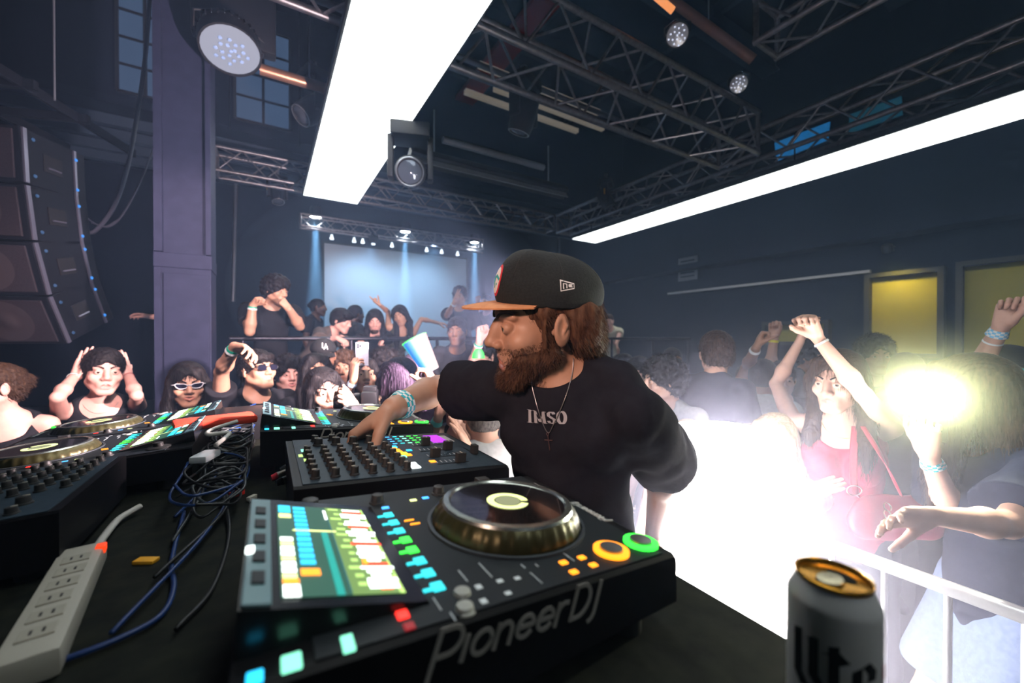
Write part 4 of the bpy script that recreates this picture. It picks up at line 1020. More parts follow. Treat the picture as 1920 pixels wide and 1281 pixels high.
cable('off-white cable bent in a hairpin at the back of the table', [at_z(445, 790, TZ + .13), at_z(400, 805, TZ + .12), at_z(390, 815, TZ + .12), at_z(430, 812, TZ + .115), at_z(405, 835, TZ + .11)], .0055, m_cab[2])
# power strip
s0, s1 = at_z(62, 1225, TZ + .02), at_z(150, 1052, TZ + .02); s0[2] = s1[2] = TZ
d = nrm(s1 - s0); w = np.cross((0, 0, 1), d); t = thing('power_strip', 'off-white plastic power strip lying at an angle on the near left of the table', 'power strip', (s0 + s1) / 2); L2 = np.linalg.norm(s1 - s0) / 2 + .03
m_ps = mat('plastic_cream', (.42, .40, .34), .4)
b = MB(); b.obox((0, 0, .017), w, d, (0, 0, 1), .026, L2, .0165, .007); b.build('body', m_ps, t, smooth='auto')
for k in range(6): b = MB(); b.obox(d * (-L2 + .045 + k * .038) + V(0, 0, .0342), w, d, (0, 0, 1), .015, .012, .0012, .001); s_ = b.build('socket', mat('plastic_cream2', (.36, .34, .28), .5), t); b = MB(); [b.obox(d * (-L2 + .045 + k * .038) + w * q + V(0, 0, .0356), w, d, (0, 0, 1), .0012, .004, .0004) for q in (-.005, .005)]; b.build('slots', m_black, s_)
b = MB(); b.obox(d * (L2 - .025) + w * -.022 + V(0, 0, .030), w, d, (0, 0, 1), .006, .009, .006, .002); b.build('switch', E('switch_red', (1, .06, .01), 1.2), t)
def small(name, label, cat, c, hx, hy, hz, rz, m, bev=.002, group=None):
    b = MB(); a = math.radians(rz); b.obox((0, 0, hz), (math.cos(a), math.sin(a), 0), (-math.sin(a), math.cos(a), 0), (0, 0, 1), hx, hy, hz, bev); o = b.build(name, m, smooth='auto'); o.location = V(c); return tag(o, label, cat, group)
small('adapter', 'white plug-in adapter lying on the cable heap', 'adapter', at_z(385, 862, TZ + .075), .018, .034, .008, -20, mat('adapter_white', (.62, .66, .68), .35), .005)
small('tag', 'small orange tag lying beside the power strip', 'tag', at_z(274, 1055, TZ), .008, .016, .003, 60, mat('tag_orange', (.8, .38, .02), .5))
small('connector', 'red cable connector lying by the mixer corner', 'connector', at_z(444, 930, TZ), .006, .015, .006, -60, mat('plastic_red', (.75, .03, .02), .4))
small('connector', 'cream cable connector just below the red one', 'connector', at_z(472, 938, TZ), .005, .011, .005, -40, mat('plastic_cream', (.42, .40, .34), .4))
small('folded_cloth', 'red folded cloth lying on the far edge of the table', 'cloth', at_z(405, 797, TZ + .10), .10, .05, .012, 12, mat('cloth_red', (.75, .05, .02), .8), .01)
small('storage_box', 'black box under the red cloth at the far edge of the table', 'box', V(-.07, 1.80, TZ), .09, .12, .045, 0, m_blackp, .004)
for k, (px, py, r_) in enumerate(((520, 893, .009), (530, 902, .009), (536, 880, .011))):
    p = at_z(px, py, TZ + .05); b = MB(); b.tube(p, p + V(.045, .01, .01), r_, r_ * .8, 14); b.cur = 1; b.tube(p - V(.012, .003, .002), p, r_ * .7, r_ * 1.02, 12); tag(b.build('audio_plug', [mat('plug_metal', (.55, .48, .40), .3, .8), (mat('plug_red', (.6, .03, .05), .4), m_black, m_black)[k]], smooth='auto'), ('metal audio plug with a red collar in the back of the mixer', 'lower black collared audio plug in the back of the mixer', 'thick grey audio plug in the back of the mixer')[k], 'plug')
# ---------------------------------------------------------------- the dj
dj = dict(label='person in black cap and black t-shirt leaning over the mixer', head=(1016, 606, .955), hs=1.16, s=1.04, face=-71, pitch=-5, roll=10, turn=-24, lean=(12, 3), nk=.42, nl=.016, tlR=.52, tlL=.93, agR=1.14, hsc=1.12, skin='tan', mouth='open',
    hair='none', top='bigtee', loose=.018, folds=.006, cv=.007, tv=.006, hv=.0019, w=.93, g=.95, ag=.93, hem=.06, shR=(-.005, .05, .01), shL=(-.018, .03, -.055), nose=1.15,
    armR=((822, 728, False), (737, 766, True), (692, 800, -.03), (.05, .75, -.6), (.50, .58, .66, .75, .62)),
    armL=((1246, 868, False), (1225, 1000, False), (1225, 1100, 0), (0, -1, 0), 'relaxed'),
    tmat=mat('dj_tee', (.016, .015, .021), 1., spec=.04, noise=(40, (.02, .02, .026), .6), bump=.3, sheen=.0), al=1.04)
J = person(dj, RISER); DJ = J; base = J['base']; root = J['root']; Hp, hB, hs, T = J['Hp'], J['hB'], J['hs'], J['T']
m_brown = hair_mat('auburn')
# hair under the cap
Q = SDF(); Q.ell(Hp(0, -.020, .035), V(.079, .098, .078) * hs, hB, k=.02); Q.ell(Hp(0, -.070, -.012), V(.075, .056, .070) * hs, hB, k=.025); Q.ell(Hp(0, -.086, -.045), V(.062, .040, .040) * hs, hB, k=.02)
for x in (-1, 1): Q.cone(Hp(x * .075, .018, .03), Hp(x * .0735, .020, -.035), .008 * hs, .005 * hs, k=.02); Q.ell(Hp(x * .076, -.058, .0), V(.014, .035, .045) * hs, hB, k=.02)
Q.ell(Hp(0, .125, -.02), V(.09, .095, .12) * hs, hB, k=.008, op=-1); Q.ell(Hp(0, .045, -.115), V(.12, .10, .060) * hs, hB, k=.008, op=-1)
for x in (-1, 1): Q.ell(Hp(x * .09, -.006, -.006), V(.034, .025, .036) * hs, hB, k=.008, op=-1)
Q.disp(lambda X, Y, Z: .0018 * wob(X, Y, Z, 330))
hr_ = J['child'](Q, .003, 'hair', m_brown)
hv_ = J['hair']
fur('hair_strands', hv_, 9000, .020, .0006, lambda p, n: n * .06 - hB[2] * .8 - hB[1] * .45, m_brown, J, seed=3, spread=.10, parent=hr_, keep=lambda p, n: ((p - J['hc']) @ hB[2]) < .06)
# beard
Q = SDF()
Q.ell(Hp(0, .066, -.104), V(.027, .022, .023) * hs, hB, k=.02); Q.ell(Hp(0, .072, -.066), V(.031, .019, .024) * hs, hB, k=.02)
for x in (-1, 1):
    Q.cone(Hp(x * .056, .0, -.050), Hp(x * .024, .064, -.100), .0165 * hs, .0175 * hs, k=.03); Q.cone(Hp(x * .066, .010, -.005), Hp(x * .056, .006, -.055), .0085 * hs, .018 * hs, k=.02)
    Q.ell(Hp(x * .047, .040, -.062), V(.017, .032, .022) * hs, hB, k=.02)
    
Q.cone(Hp(0, .089, -.093), Hp(0, .084, -.110), .008 * hs, .014 * hs, k=.01)
Q.ell(Hp(0, .112, -.071), V(.031, .045, .0250) * hs, hB, k=.003, op=-1)
for x in (-1, 1): Q.ell(Hp(x * .050, .092, -.018), V(.040, .055, .034) * hs, hB, k=.008, op=-1)
Q.disp(lambda X, Y, Z: .0012 * wob(X, Y, Z, 420))
bd = J['child'](Q, .0026, 'beard', hair_mat('auburn')); bv = J['beard']
tree = bvh(J['skin'])
fur('beard_hairs', bv, 11000, .010, .0004, lambda p, n: n * .75 - hB[2] * .8 + hB[1] * .25, hair_mat('auburn'), J, seed=5, spread=.35, parent=bd)
def stub(p, n):
    q = (p - J['hc']) @ hB.T / hs
    return (q[:, 1] > .01) & (q[:, 2] < -.026 - .30 * np.clip(q[:, 1] - .045, 0, 1)) & (q[:, 2] > -.13) & ~((np.abs(q[:, 0]) < .030) & (np.abs(q[:, 2] + .072) < .0205) & (q[:, 1] > .08))
fur('beard_stubble', J['skin'], 260000, .0065, .00035, lambda p, n: n * .6 - hB[2], hair_mat('auburn'), J, keep=stub, seed=9, parent=bd)
for x in (-1, 1):
    b = MB()
    for i in range(26):
        t_ = i / 25; p = Hp(x * (.012 + .036 * t_), .0945 - .022 * t_ * t_, .0215 + .008 * math.sin(t_ * 2.4)) - base
        b.path([p, p + (hB[0] * x * .8 + hB[2] * .5 - hB[1] * .2) * .008, p + (hB[0] * x * 1.3 + hB[2] * .55 - hB[1] * .6) * .014], [.0009, .0007, .0002], 4)
    b.build('eyebrow', m_brown, root)
# cap
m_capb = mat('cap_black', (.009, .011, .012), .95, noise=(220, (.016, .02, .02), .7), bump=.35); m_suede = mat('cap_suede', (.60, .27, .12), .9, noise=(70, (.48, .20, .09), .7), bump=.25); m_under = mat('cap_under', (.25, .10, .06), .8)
tilt = math.radians(5); cf = hB[1] * math.cos(tilt) + hB[2] * math.sin(tilt); cu = hB[2] * math.cos(tilt) - hB[1] * math.sin(tilt); C_ = Frame(Hp(0, -.010, .046), hB[0], cf, cu, hs); cB = np.array([hB[0], cf, cu])
Q = SDF(); Q.ell(C_(0, -.008, .012), V(.0885, .108, .078) * hs, cB, k=.02); Q.ell(C_(0, .036, .028), V(.066, .064, .066) * hs, cB, k=.02); Q.cone(C_(-.030, .050, .062), C_(.030, .050, .062), .018 * hs, k=.03); Q.plane(C_(0, 0, -.010), -cu, k=.003)
Q.ell(C_(0, -.010, -.02), V(.080, .100, .075) * hs, cB, k=.003, op=-1)
cap = J['child'](Q, .0032, 'cap', m_capb); cv_ = J['cap']; ct = bvh(cv_)
b = MB(); b.lathe([(.0001, .0035), (.006, .003), (.0085, 0), (.0085, -.003)], 16, C_(0, -.002, .089) - base, (hB[0], cf, cu)); b.build('cap_button', m_capb, cap, smooth='auto')
b = MB()
for k in range(6):
    a = k * PI / 3 + PI / 6; pts = []
    for i in range(9):
        e = .12 + 1.25 * i / 8; q = drop(ct, C_(math.sin(e) * math.sin(a) * .25, math.sin(e) * math.cos(a) * .25, .02 + .25 * math.cos(e)), C_(0, 0, .02) - C_(math.sin(e) * math.sin(a) * .25, math.sin(e) * math.cos(a) * .25, .02 + .25 * math.cos(e)), .0003)
        if q is not None: pts.append(q - base)
    if len(pts) > 3: b.path(pts, .0009, 5)
b.build('cap_seams', mat('cap_thread', (.02, .022, .024), .8), cap, smooth=True)
n, m_ = 28, 10; vs = []; fs = []
for side in (0, 1):
    for i in range(n + 1):
        a = -1.18 + 2.36 * i / n
        for k in range(m_ + 1):
            t_ = k / m_; x0, y0 = .0805 * math.sin(a), .012 + .082 * math.cos(a); fl = .072 * math.cos(a * 1.28) ** .8 if abs(a) < 1.2 else 0
            x = x0 * (1 + .06 * t_); y = y0 + fl * t_; z = -.006 - 4.2 * x * x - .10 * fl * t_ - .9 * (fl * t_) ** 2 + .028 * (abs(x0) / .0805) ** 2 - (.0028 if side else 0)
            vs.append(C_(x, y, z) - base)
N = (n + 1) * (m_ + 1)
for i in range(n):
    for k in range(m_):
        q = i * (m_ + 1) + k; fs.append((q, q + m_ + 1, q + m_ + 2, q + 1)); fs.append((N + q, N + q + 1, N + q + m_ + 2, N + q + m_ + 1))
    q = i * (m_ + 1) + m_; fs.append((q, q + m_ + 1, N + q + m_ + 1, N + q))
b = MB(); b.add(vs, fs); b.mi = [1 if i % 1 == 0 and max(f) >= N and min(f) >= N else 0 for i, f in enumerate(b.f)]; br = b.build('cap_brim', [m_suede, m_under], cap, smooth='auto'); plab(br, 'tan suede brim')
# embroidered marks
def side_f(x, y, h):
    o = C_(-.2, .006 - x, .022 + y); q = drop(ct, o, hB[0], .0005 + h); return (q if q is not None else C_(-.088, .006 - x, .022 + y)) - base
b = MB(); strokes(b, [[(0, 1), (0, 0), (1.35, .28), (1.35, .72), (.0, 1.0)], [(.27, .25), (.27, .72), (.60, .66), (.60, .33)], [(1.12, .62), (.82, .62), (.82, .42), (1.12, .42)], [(.82, .52), (1.05, .52)]], (0, 0, 0), (1, 0, 0), (0, 1, 0), (0, 0, 1), .0185, .0019, .0008, 0, None, side_f); b.build('side_emblem', mat('thread_white', (.8, .8, .8), .7), cap)
def front_f(x, z, h):
    o = C_(x, .2, .034 + z); q = drop(ct, o, -cf, .0006 + h); return (q if q is not None else C_(x, .1, .03 + z)) - base
for r0, mm, hh, nm in ((.026, mat('patch_red', (.6, .03, .04), .7), .0002, 'front_patch'), (.0215, mat('patch_white', (.75, .72, .68), .7), .0008, 'patch_field')):
    b = MB(); vs = []
    for i in range(5):
        for j in range(28): a = 2 * PI * j / 28; vs.append(front_f(r0 * i / 4 * .85 * math.cos(a), r0 * i / 4 * 1.15 * math.sin(a), hh))
    b.add(vs, [(i * 28 + j, i * 28 + (j + 1) % 28, (i + 1) * 28 + (j + 1) % 28, (i + 1) * 28 + j) for i in range(4) for j in range(28)]); b.build(nm, mm, cap, smooth=True)
b = MB(); strokes(b, [[(-.9, .2), (-.2, .55), (.5, .3), (.8, -.3)], [(-.1, .5), (.2, -.1), (0, -.7)], [(.1, .4), (-.5, -.4)]], (0, 0, 0), (1, 0, 0), (0, 1, 0), (0, 0, 1), .016, .005, .0014, 0, None, front_f); b.build('patch_figure', mat('patch_teal', (.02, .35, .33), .7), cap)
# print on the shirt, necklace
st = bvh(J['shirt'])
r0 = ray(994, 792); c0 = drop(st, CAMP, r0, 0)
ux = nrm(T.r * -1.); uy = nrm(T.u)
def chest_f(x, y, h):
    o = c0 + ux * x + uy * y + T.f * .2; q = drop(st, o, -T.f, .0006 + h); return (q if q is not None else o - T.f * .2) - base
G = [[(0, 0), (0, 1)], [(-.18, 0), (.18, 0)], [(-.18, 1), (.18, 1)],
     [(.55, 0), (.55, 1), (.95, .1), (1.35, 1), (1.35, 0)], [(.42, 0), (.68, 0)], [(1.2, 0), (1.52, 0)], [(.40, 1), (.6, 1)], [(1.32, 1), (1.52, 1)],
     [(2.25, .80), (2.18, .97), (1.98, 1.0), (1.80, .88), (1.80, .68), (2.02, .52), (2.25, .36), (2.25, .12), (2.02, 0), (1.82, .06), (1.74, .24)],
     arc(2.85, .5, .30, .5, 0, 360, 18)]
b = MB(); strokes(b, G, (0, 0, 0), (1, 0, 0), (0, 1, 0), (0, 0, 1), .028, 0, .0004, 0, (0, .0062, .0014), chest_f); b.build('shirt_lettering', mat('print_pale', (.42, .42, .46), .7), J['shirt'][2])
m_chain = mat('chain_silver', (.6, .55, .55), .3, .9)
cp = [drop(st, CAMP, ray(*q), .004) for q in ((1075, 672), (1073, 700), (1062, 740), (1048, 775), (1036, 800), (1028, 812))]; cp2 = [drop(st, CAMP, ray(*q), .004) for q in ((1028, 812), (1018, 795), (1008, 765), (1000, 735), (996, 716))]
sk_t = bvh(J['skin'])
def fix(q, px, py): 
    a = q; b2 = drop(sk_t, CAMP, ray(px, py), .003)
    if a is None: return b2
    if b2 is not None and np.linalg.norm(b2 - CAMP) < np.linalg.norm(a - CAMP): return b2
    return a
cp = [fix(q, *p) for q, p in zip(cp, ((1075, 672), (1073, 700), (1062, 740), (1048, 775), (1036, 800), (1028, 812)))]; cp2 = [fix(q, *p) for q, p in zip(cp2, ((1028, 812), (1018, 795), (1008, 765), (1000, 735), (996, 716)))]
allp = [q for q in cp + cp2[1:] if q is not None]
b = MB(); b.path([q - base for q in spline(allp, 8)], .0011, 5); nk = b.build('necklace', m_chain, root, smooth=True)
pc_ = cp[-1] - T.f * -.004; b = MB(); b.obox(pc_ - uy * .022 - base, ux, uy, T.f, .0012, .019, .001, .0006); b.obox(pc_ - uy * .016 - base, ux, uy, T.f, .010, .0012, .001, .0006); b.lathe([(.0035, -.0006), (.0035, .0006), (.0022, .0006), (.0022, -.0006), (.0035, -.0006)], 14, pc_ - uy * .001 - base, (ux, uy, T.f)); b.build('cross_pendant', mat('pendant', (.55, .32, .30), .3, .9), nk)
m_bw, m_bt = mat('band_white', (.78, .80, .80), .5), mat('band_teal', (.02, .42, .50), .5)
band(J, 'R', [m_bt, m_bw], r=.0355, w=.026, off=.004, squares=4, label='teal and white chequered wristband')
# ---------------------------------------------------------------- the crowd
W_ = lambda n, c, c2=None: cloth_mat(n, c, c2)
white_t, grey_t, taupe_t, maroon_t, navy_t, cream_t, pinkw_t = W_('white', (.75, .75, .75)), W_('lightgrey', (.45, .47, .48)), W_('taupe', (.10, .08, .075)), W_('maroon', (.38, .03, .07)), W_('navy', (.016, .02, .04)), W_('cream', (.60, .56, .45)), W_('palepink', (.6, .45, .45))
dark_t, purple_t, denim_t, olive_t = W_('charcoal', (.03, .03, .035)), W_('duskpurple', (.05, .03, .06)), W_('denim', (.16, .21, .34), (.10, .14, .25)), W_('olive', (.06, .06, .045))
gband = [mat('band_green', (.0, .35, .22), .5), m_bw]; GL = 'people on the floor in front of the booth on the left'; GP = 'people on the raised platform behind the rail'; GR = 'people behind the barrier on the right'
def necklace(J, drop_=.07, m=None):
    T = J['T']; tr = bvh(J['skin']); P = []
    for i in range(15):
        a = -1.2 + 2.4 * i / 14; o = T(.075 * math.sin(a), .25, .02 - .055 * math.cos(a) * (drop_ / .05)); q = drop(tr, o, -T.f, .002)
        if q is not None: P.append(q - J['base'])
    if len(P) > 3: b = MB(); b.path(P, .0012, 5); b.build('necklace', m or m_chain, J['root'], smooth=True)
def glasses(J, cat_eye=False, frame=None):
    Hp, hB = J['Hp'], J['hB']; b = MB(); base = J['base']; L = MB()
    for x in (-1, 1):
        pts = []
        for i in range(20):
            a = 2 * PI * i / 20; u, v = .026 * math.cos(a), (.0135 if cat_eye else .0175) * math.sin(a); u = math.copysign(abs(u / .026) ** .8 * .026, u)
            pts.append(Hp(x * .034 + x * u, .098 - .12 * (.034 + u) ** 1 * .5, .002 + v + (.010 * max(u / .026, 0) ** 2 if cat_eye else 0)) - base)
        b.path(pts, .0022, 6, closed=True); c = sum(pts) / len(pts); n = len(L.v); L.add([c] + pts, [(0, i + 1, (i + 1) % 20 + 1) for i in range(20)])
        b.path([pts[0], Hp(x * .072, .07, .010) - base, Hp(x * .078, .0, .006) - base], .0022, 6)
    b.path([Hp(-.010, .103, .006) - base, Hp(0, .106, .008) - base, Hp(.010, .103, .006) - base], .002, 6)
    g = b.build('sunglasses', frame or mat('frame_black', (.01, .01, .012), .2), J['root'], smooth=True); L.build('lenses', mat('lens_dark', (.03, .03, .06) if cat_eye else (.01, .01, .01), .05, .6 if cat_eye else 0.), g)
def ballcap(J, m1, m2=None, back=False):
    Hp, hB, hs = J['Hp'], J['hB'], J['hs']; base = J['base']
    Q = SDF(); Q.ell(Hp(0, -.012, .052), V(.086, .106, .076) * hs, hB, k=.02); Q.ell(Hp(0, .03, .07), V(.066, .064, .060) * hs, hB, k=.02); Q.plane(Hp(0, 0, .038), -hB[2])
    o = J['child'](Q, .005, 'cap', m1); sg = -1 if back else 1; vs, fs = [], []; n, m_ = 16, 5
    for i in range(n + 1):
        a = -1.15 + 2.3 * i / n
        for k in range(m_ + 1): t_ = k / m_; x = .079 * math.sin(a); vs.append(Hp(x * (1 + .05 * t_), sg * (.010 + .082 * math.cos(a) + .068 * max(math.cos(a * 1.3), 0) ** .8 * t_), .042 - 3 * x * x - .022 * t_) - base)
    fs = [(i * (m_ + 1) + k, (i + 1) * (m_ + 1) + k, (i + 1) * (m_ + 1) + k + 1, i * (m_ + 1) + k + 1) for i in range(n) for k in range(m_)]
    N = len(vs); vs2 = vs + [v - hB[2] * .003 for v in vs]; fs2 = fs + [tuple(N + q for q in f[::-1]) for f in fs]; b = MB(); b.add(vs2, fs2); b.build('cap_brim', m2 or m1, o, smooth=True); return o
def phone(label, c, nrm_, up, m, w=.036, h=.074, bumps=True, cat='phone'):
    nrm_, up = nrm(nrm_), nrm(up); r = nrm(np.cross(up, nrm_)); up = np.cross(nrm_, r); t = thing('smartphone', label, cat, c)
    b = MB(); b.obox((0, 0, 0), r, up, nrm_, w, h, .0045, .0035); b.build('case', m, t, smooth='auto')
    b = MB(); b.obox(-nrm_ * .0047, r, up, nrm_, w * .92, h * .95, .0003); b.build('screen', mat('phone_glass', (.01, .01, .012), .08), t)
    if bumps:
        b = MB(); b.obox(nrm_ * .0055 - r * w * .45 + up * h * .68, r, up, nrm_, .015, .016, .0015, .0013); cb = b.build('camera_bump', mat('bump_grey', (.25, .28, .30), .25, .3), t)
        for dx, dy in ((-.006, .006), (-.006, -.006), (.006, 0)): b = MB(); b.lathe([(.0001, .001), (.0052, .0012), (.0056, 0)], 16, nrm_ * .007 - r * (w * .45 - dx) + up * (h * .68 + dy), (r, up, nrm_)); b.build('lens', mat('lens_glass', (.01, .01, .015), .05), cb)
    return t
def P_(label, px, py, d, face=0, **k):
    fl = k.pop('floor', 0.); gr = k.pop('group', None); h = dict(label=label, head=(px, py, d), face=face, **k); return person(h, fl)
# ---- left floor
J = P_('person with tied back hair and black strap top at the far left edge', -14, 728, 1.95, -70, fem=True, hair='bun', hc='brown', top='strap', turn=-25, skin='pink')
J = P_('person in a black tank top holding both hands to the sides of the head', 194, 698, 2.28, 8, fem=True, skin='pink', mouth='open', hair='short', vol=.9, top='tank', pitch=2, roll=4, hs=1.10, turn=0, legs=True, nk=1.1, armR=((108, 745, True), (143, 702, False), (170, 650, .03), (.1, 1, 0), 'flat'), armL=((256, 742, True), (240, 702, False), (222, 650, .03), (.1, -1, 0), 'flat'), w=1.05)
band(J, 'R', gband, w=.026, label='green and white paper wristband'); band(J, 'L', mat('bracelet_red', (.5, .05, .08), .5), w=.004, name='bracelet'); necklace(J)
b = MB(); T = J['T']; q = drop(bvh(J['skin']), T(-.05, .3, -.055), -T.f, .002); 
if q is not None: b.lathe([(.0001, .001), (.018, .001), (.019, -.001)], 20, q - J['base'], (T.r, T.u, T.f)); b.build('round_sticker', mat('sticker', (.8, .78, .8), .5), J['root'])
J = P_('person with long dark hair, white rimmed cat-eye sunglasses and a cross-strap top', 352, 722, 2.33, 4, fem=True, skin='tan', hair='long', hl=.42, top='strap', mouth='smile', hs=1.05, eyes=True, vol=1.05)
glasses(J, True, mat('frame_white', (.75, .75, .8), .25)); T = J['T']; tr = bvh(J['skin'])
b = MB()
for s_ in (-1, 1):
    pts = [drop(tr, T(s_ * (.055 - .11 * i / 6), .3, -.02 - .13 * i / 6), -T.f, .002) for i in range(7)]; b.path([q - J['base'] for q in pts if q is not None], .003, 6)
b.build('cross_straps', mat('strap_white', (.75, .72, .7), .6), J['root'], smooth=True)
J = P_('person in a black button shirt with white line drawings and sunglasses, right arm raised', 484, 694, 2.38, 32, pitch=10, skin='tan', mouth='smile', hair='short', fringe=True, top='tee', turn=12, w=.98, armR=((415, 698, True), (440, 650, True), (462, 655, -.02), (.6, -.3, -.6), (.3, .35, .4, .45, .3)))
glasses(J); band(J, 'R', gband, w=.028, label='green and white paper wristband'); T = J['T']; tr = bvh(J['shirt']); b = MB()
def sf(x, y, h):
    q = drop(tr, T(x, .4, y), -T.f, .001 + h); return (q if q is not None else T(x, .15, y)) - J['base']
fl_ = [[(0, 0)] + [(.5 * math.cos(a) - .12 * math.sin(a), .5 * math.sin(a) + .12 * math.cos(a)), (1.0 * math.cos(a), 1.0 * math.sin(a)), (.5 * math.cos(a) + .12 * math.sin(a), .5 * math.sin(a) - .12 * math.cos(a)), (0, 0)] for a in [k * .52 + .2 for k in range(8)]] + [arc(0, 0, .16, .16, 0, 360, 10)]
strokes(b, fl_, (0, 0, 0), (1, 0, 0), (0, 1, 0), (0, 0, 1), .055, .0035, .0006, 0, None, lambda x, y, h: sf(x - .075, y - .20, h))
strokes(b, [[(0, 0), (.2, .5), (0, .9), (.3, 1.1), (.2, 1.5)], [(-.3, .2), (.1, .4), (.4, .2)], [(-.2, .8), (.1, 1.), (.5, .8)], [(-.1, 1.4), (.3, 1.7), (.6, 1.5)], arc(.3, 1.9, .2, .15, 0, 320, 8)], (0, 0, 0), (1, 0, 0), (0, 1, 0), (0, 0, 1), .075, .0035, .0006, 0, None, lambda x, y, h: sf(x + .065, y - .25, h))
b.build('shirt_drawing', mat('ink_white', (.7, .7, .75), .7), J['shirt'][2])
b = MB(); b.add([sf(-.03, -.01, .001), sf(.03, -.01, .001), sf(.0, -.10, .001)], [(0, 1, 2)]); b.build('collar_opening', SKIN['tan'][0], J['shirt'][2])
J = P_('smiling person with messy dark hair just behind the one in sunglasses', 540, 704, 2.75, 14, pitch=6, skin='pink', mouth='smile', hair='curly', top='tee', tmat=taupe_t)
J = P_('person in a black baseball cap with white interlocked letters', 606, 668, 2.85, 6, pitch=-6, skin='brown', hair='crop', top='tee'); cp_ = ballcap(J, mat('cap_dark', (.012, .012, .014), .9)); Hp = J['Hp']; b = MB()
strokes(b, [[(0, 1), (0, .15), (.5, .15)], [(.3, -.1), (.6, .95), (.9, -.1)], [(.42, .35), (.8, .35)]], (0, 0, 0), (1, 0, 0), (0, 1, 0), (0, 0, 1), .036, .006, .001, 0, None, lambda x, y, h: Hp(-(x - .016), .0985 - 2.2 * (x - .016) ** 2 - .25 * (y - .02) ** 2 * 10 - max(y - .02, 0) * .35, .068 + y) - J['base'] + J['hB'][1] * (h + .004)); b.build('cap_letters', mat('thread_white', (.8, .8, .8), .7), cp_)
J = P_('person whose forehead and dark long hair show behind the pale faced person', 592, 700, 2.5, 18, pitch=12, fem=True, skin='tan', hair='long', hl=.25, top='tee', eyes=True)
J = P_('pale faced person with dark hair and light grey top, hand raised to the mouth', 608, 736, 2.08, 16, pitch=4, roll=-8, skin='fair', hair='long', hl=.14, vol=.95, fem=True, top='tee', tmat=grey_t, turn=-8, hs=1.04, armL=((688, 830, True), (668, 770, True), (646, 742, -.06), (.1, -.7, .3), 'hold'), legs=True)
b = MB(); HP = J['Hp']; b.path([HP(.078, .0, -.035) - J['base'] + V(0, 0, -.014 * math.cos(a)) + J['hB'][1] * .012 * math.sin(a) for a in [k * .6 for k in range(11)]], .0014, 5); b.build('earring', m_chain, J['root'], smooth=True)
# camera
ck = at(694, 751, 1.86); t = thing('dslr_camera', 'black camera with a long lens held up in front of the crowd beside the wristband', 'camera', ck); r_ = -CR * .96 + CF * -.25; r_ = nrm(r_); u_ = V(0, 0, 1); f_ = np.cross(r_, u_)
b = MB(); b.obox((0, 0, 0), r_, u_, f_, .035, .048, .066, .012); b.obox(V(0, 0, .05), r_, u_, f_, .030, .018, .028, .008); b.build('body', m_blackp, t, smooth='auto')
b = MB(); B = (u_, f_, r_); b.lathe([(.0001, .15), (.030, .15), (.034, .155), (.038, .15), (.038, .11), (.034, .108), (.034, .07), (.037, .068), (.037, .045), (.032, .04), (.032, .03)], 30, (0, 0, 0), B); ln = b.build('lens', m_blackp, t, smooth='auto')
b = MB(); b.lathe([(.0342, .073), (.0352, .075), (.0352, .100), (.0342, .102)], 30, (0, 0, 0), B); b.build('focus_ring', mat('ring_rubber', (.03, .03, .03), .8), ln, smooth='auto')
b = MB(); b.lathe([(.0001, .058), (.010, .060), (.014, .055)], 16, (0, 0, .0), (r_, f_, u_)); b.build('mode_dial', m_pipe, t, smooth='auto')
J = P_('person in dark clothes holding the camera, mostly hidden behind the forearm', 748, 716, 2.12, -150, fem=True, skin='tan', hair='long', hl=.2, hc='darkpurple', top='tee', tmat=purple_t, back=False, vol=1.15, armR=((700, 840, True), (712, 785, True), (698, 762, .02), (-.5, .4, .6), 'hold'))
J = P_('smiling person holding up a phone in a pale case', 683, 706, 2.5, 8, pitch=14, fem=True, skin='tan', mouth='smile', hair='long', hl=.2, top='tank', hs=.96, turn=10, armR=('w', at(642, 775, 2.33), at(663, 712, 2.20), (.05, 0, 1.), tuple(CF * .8 + CR * .6), (.45, .5, .52, .55, .3)))
band(J, 'R', [mat('band_blue', (.3, .5, .8), .5), m_bw], w=.02, squares=3, label='blue and white wristband')
wq = at(679, 664, 2.235); phone('phone in a pale patterned case held upright above the smiling face', wq, CAMP - wq, (0, 0, 1), mat('case_pale', (.50, .56, .68), .2, noise=(40, (.75, .72, .8), .8)), .034, .066)
J = P_('dark haired person behind the held up phone', 722, 690, 2.75, 20, skin='brown', hair='curly', top='tee', tmat=dark_t, mouth='closed')
J = P_('person in the gap between the capped person and the phone', 645, 690, 3.0, -10, skin='brown', hair='curly', hc='brown', top='tee', tmat=dark_t)
J = P_('person with a purple-lit dark head, seen from behind near the glowing cup', 778, 704, 2.35, 170, back=True, skin='tan', hair='long', hl=.12, vol=1.1, hc='darkpurple', top='tee', tmat=purple_t, armR=((850, 760, True), (818, 730, True), (806, 705, 0), (0, -.5, -.4), 'grip'))
J = P_('person with short cropped greying hair and a bright white t-shirt, seen from behind', 905, 776, 1.72, 190, back=True, skin='fair', hair='crop', hc='grey', vol=1.2, top='tee', tmat=white_t, hs=1.04, lean=(8, 0))
J = P_('person with rings and a teal wristband reaching up beneath the black sleeve', 862, 752, 2.05, -30, fem=True, skin='fair', hair='short', hc='brown', top='tank', tmat=dark_t, armR=((800, 850, True), (822, 782, True), (828, 750, 0), (.2, .6, 0), 'relaxed'), armL=((905, 860, True), (880, 845, True), (870, 825, 0), (0, -1, 0), 'open'))
band(J, 'R', [mat('band_aqua', (.15, .6, .55), .5)], w=.024, label='aqua wristband')
J = P_('person in dark clothing low behind the glowing cup and the rail', 857, 622, 3.35, -12, skin='brown', hair='short', top='tee', tmat=dark_t)
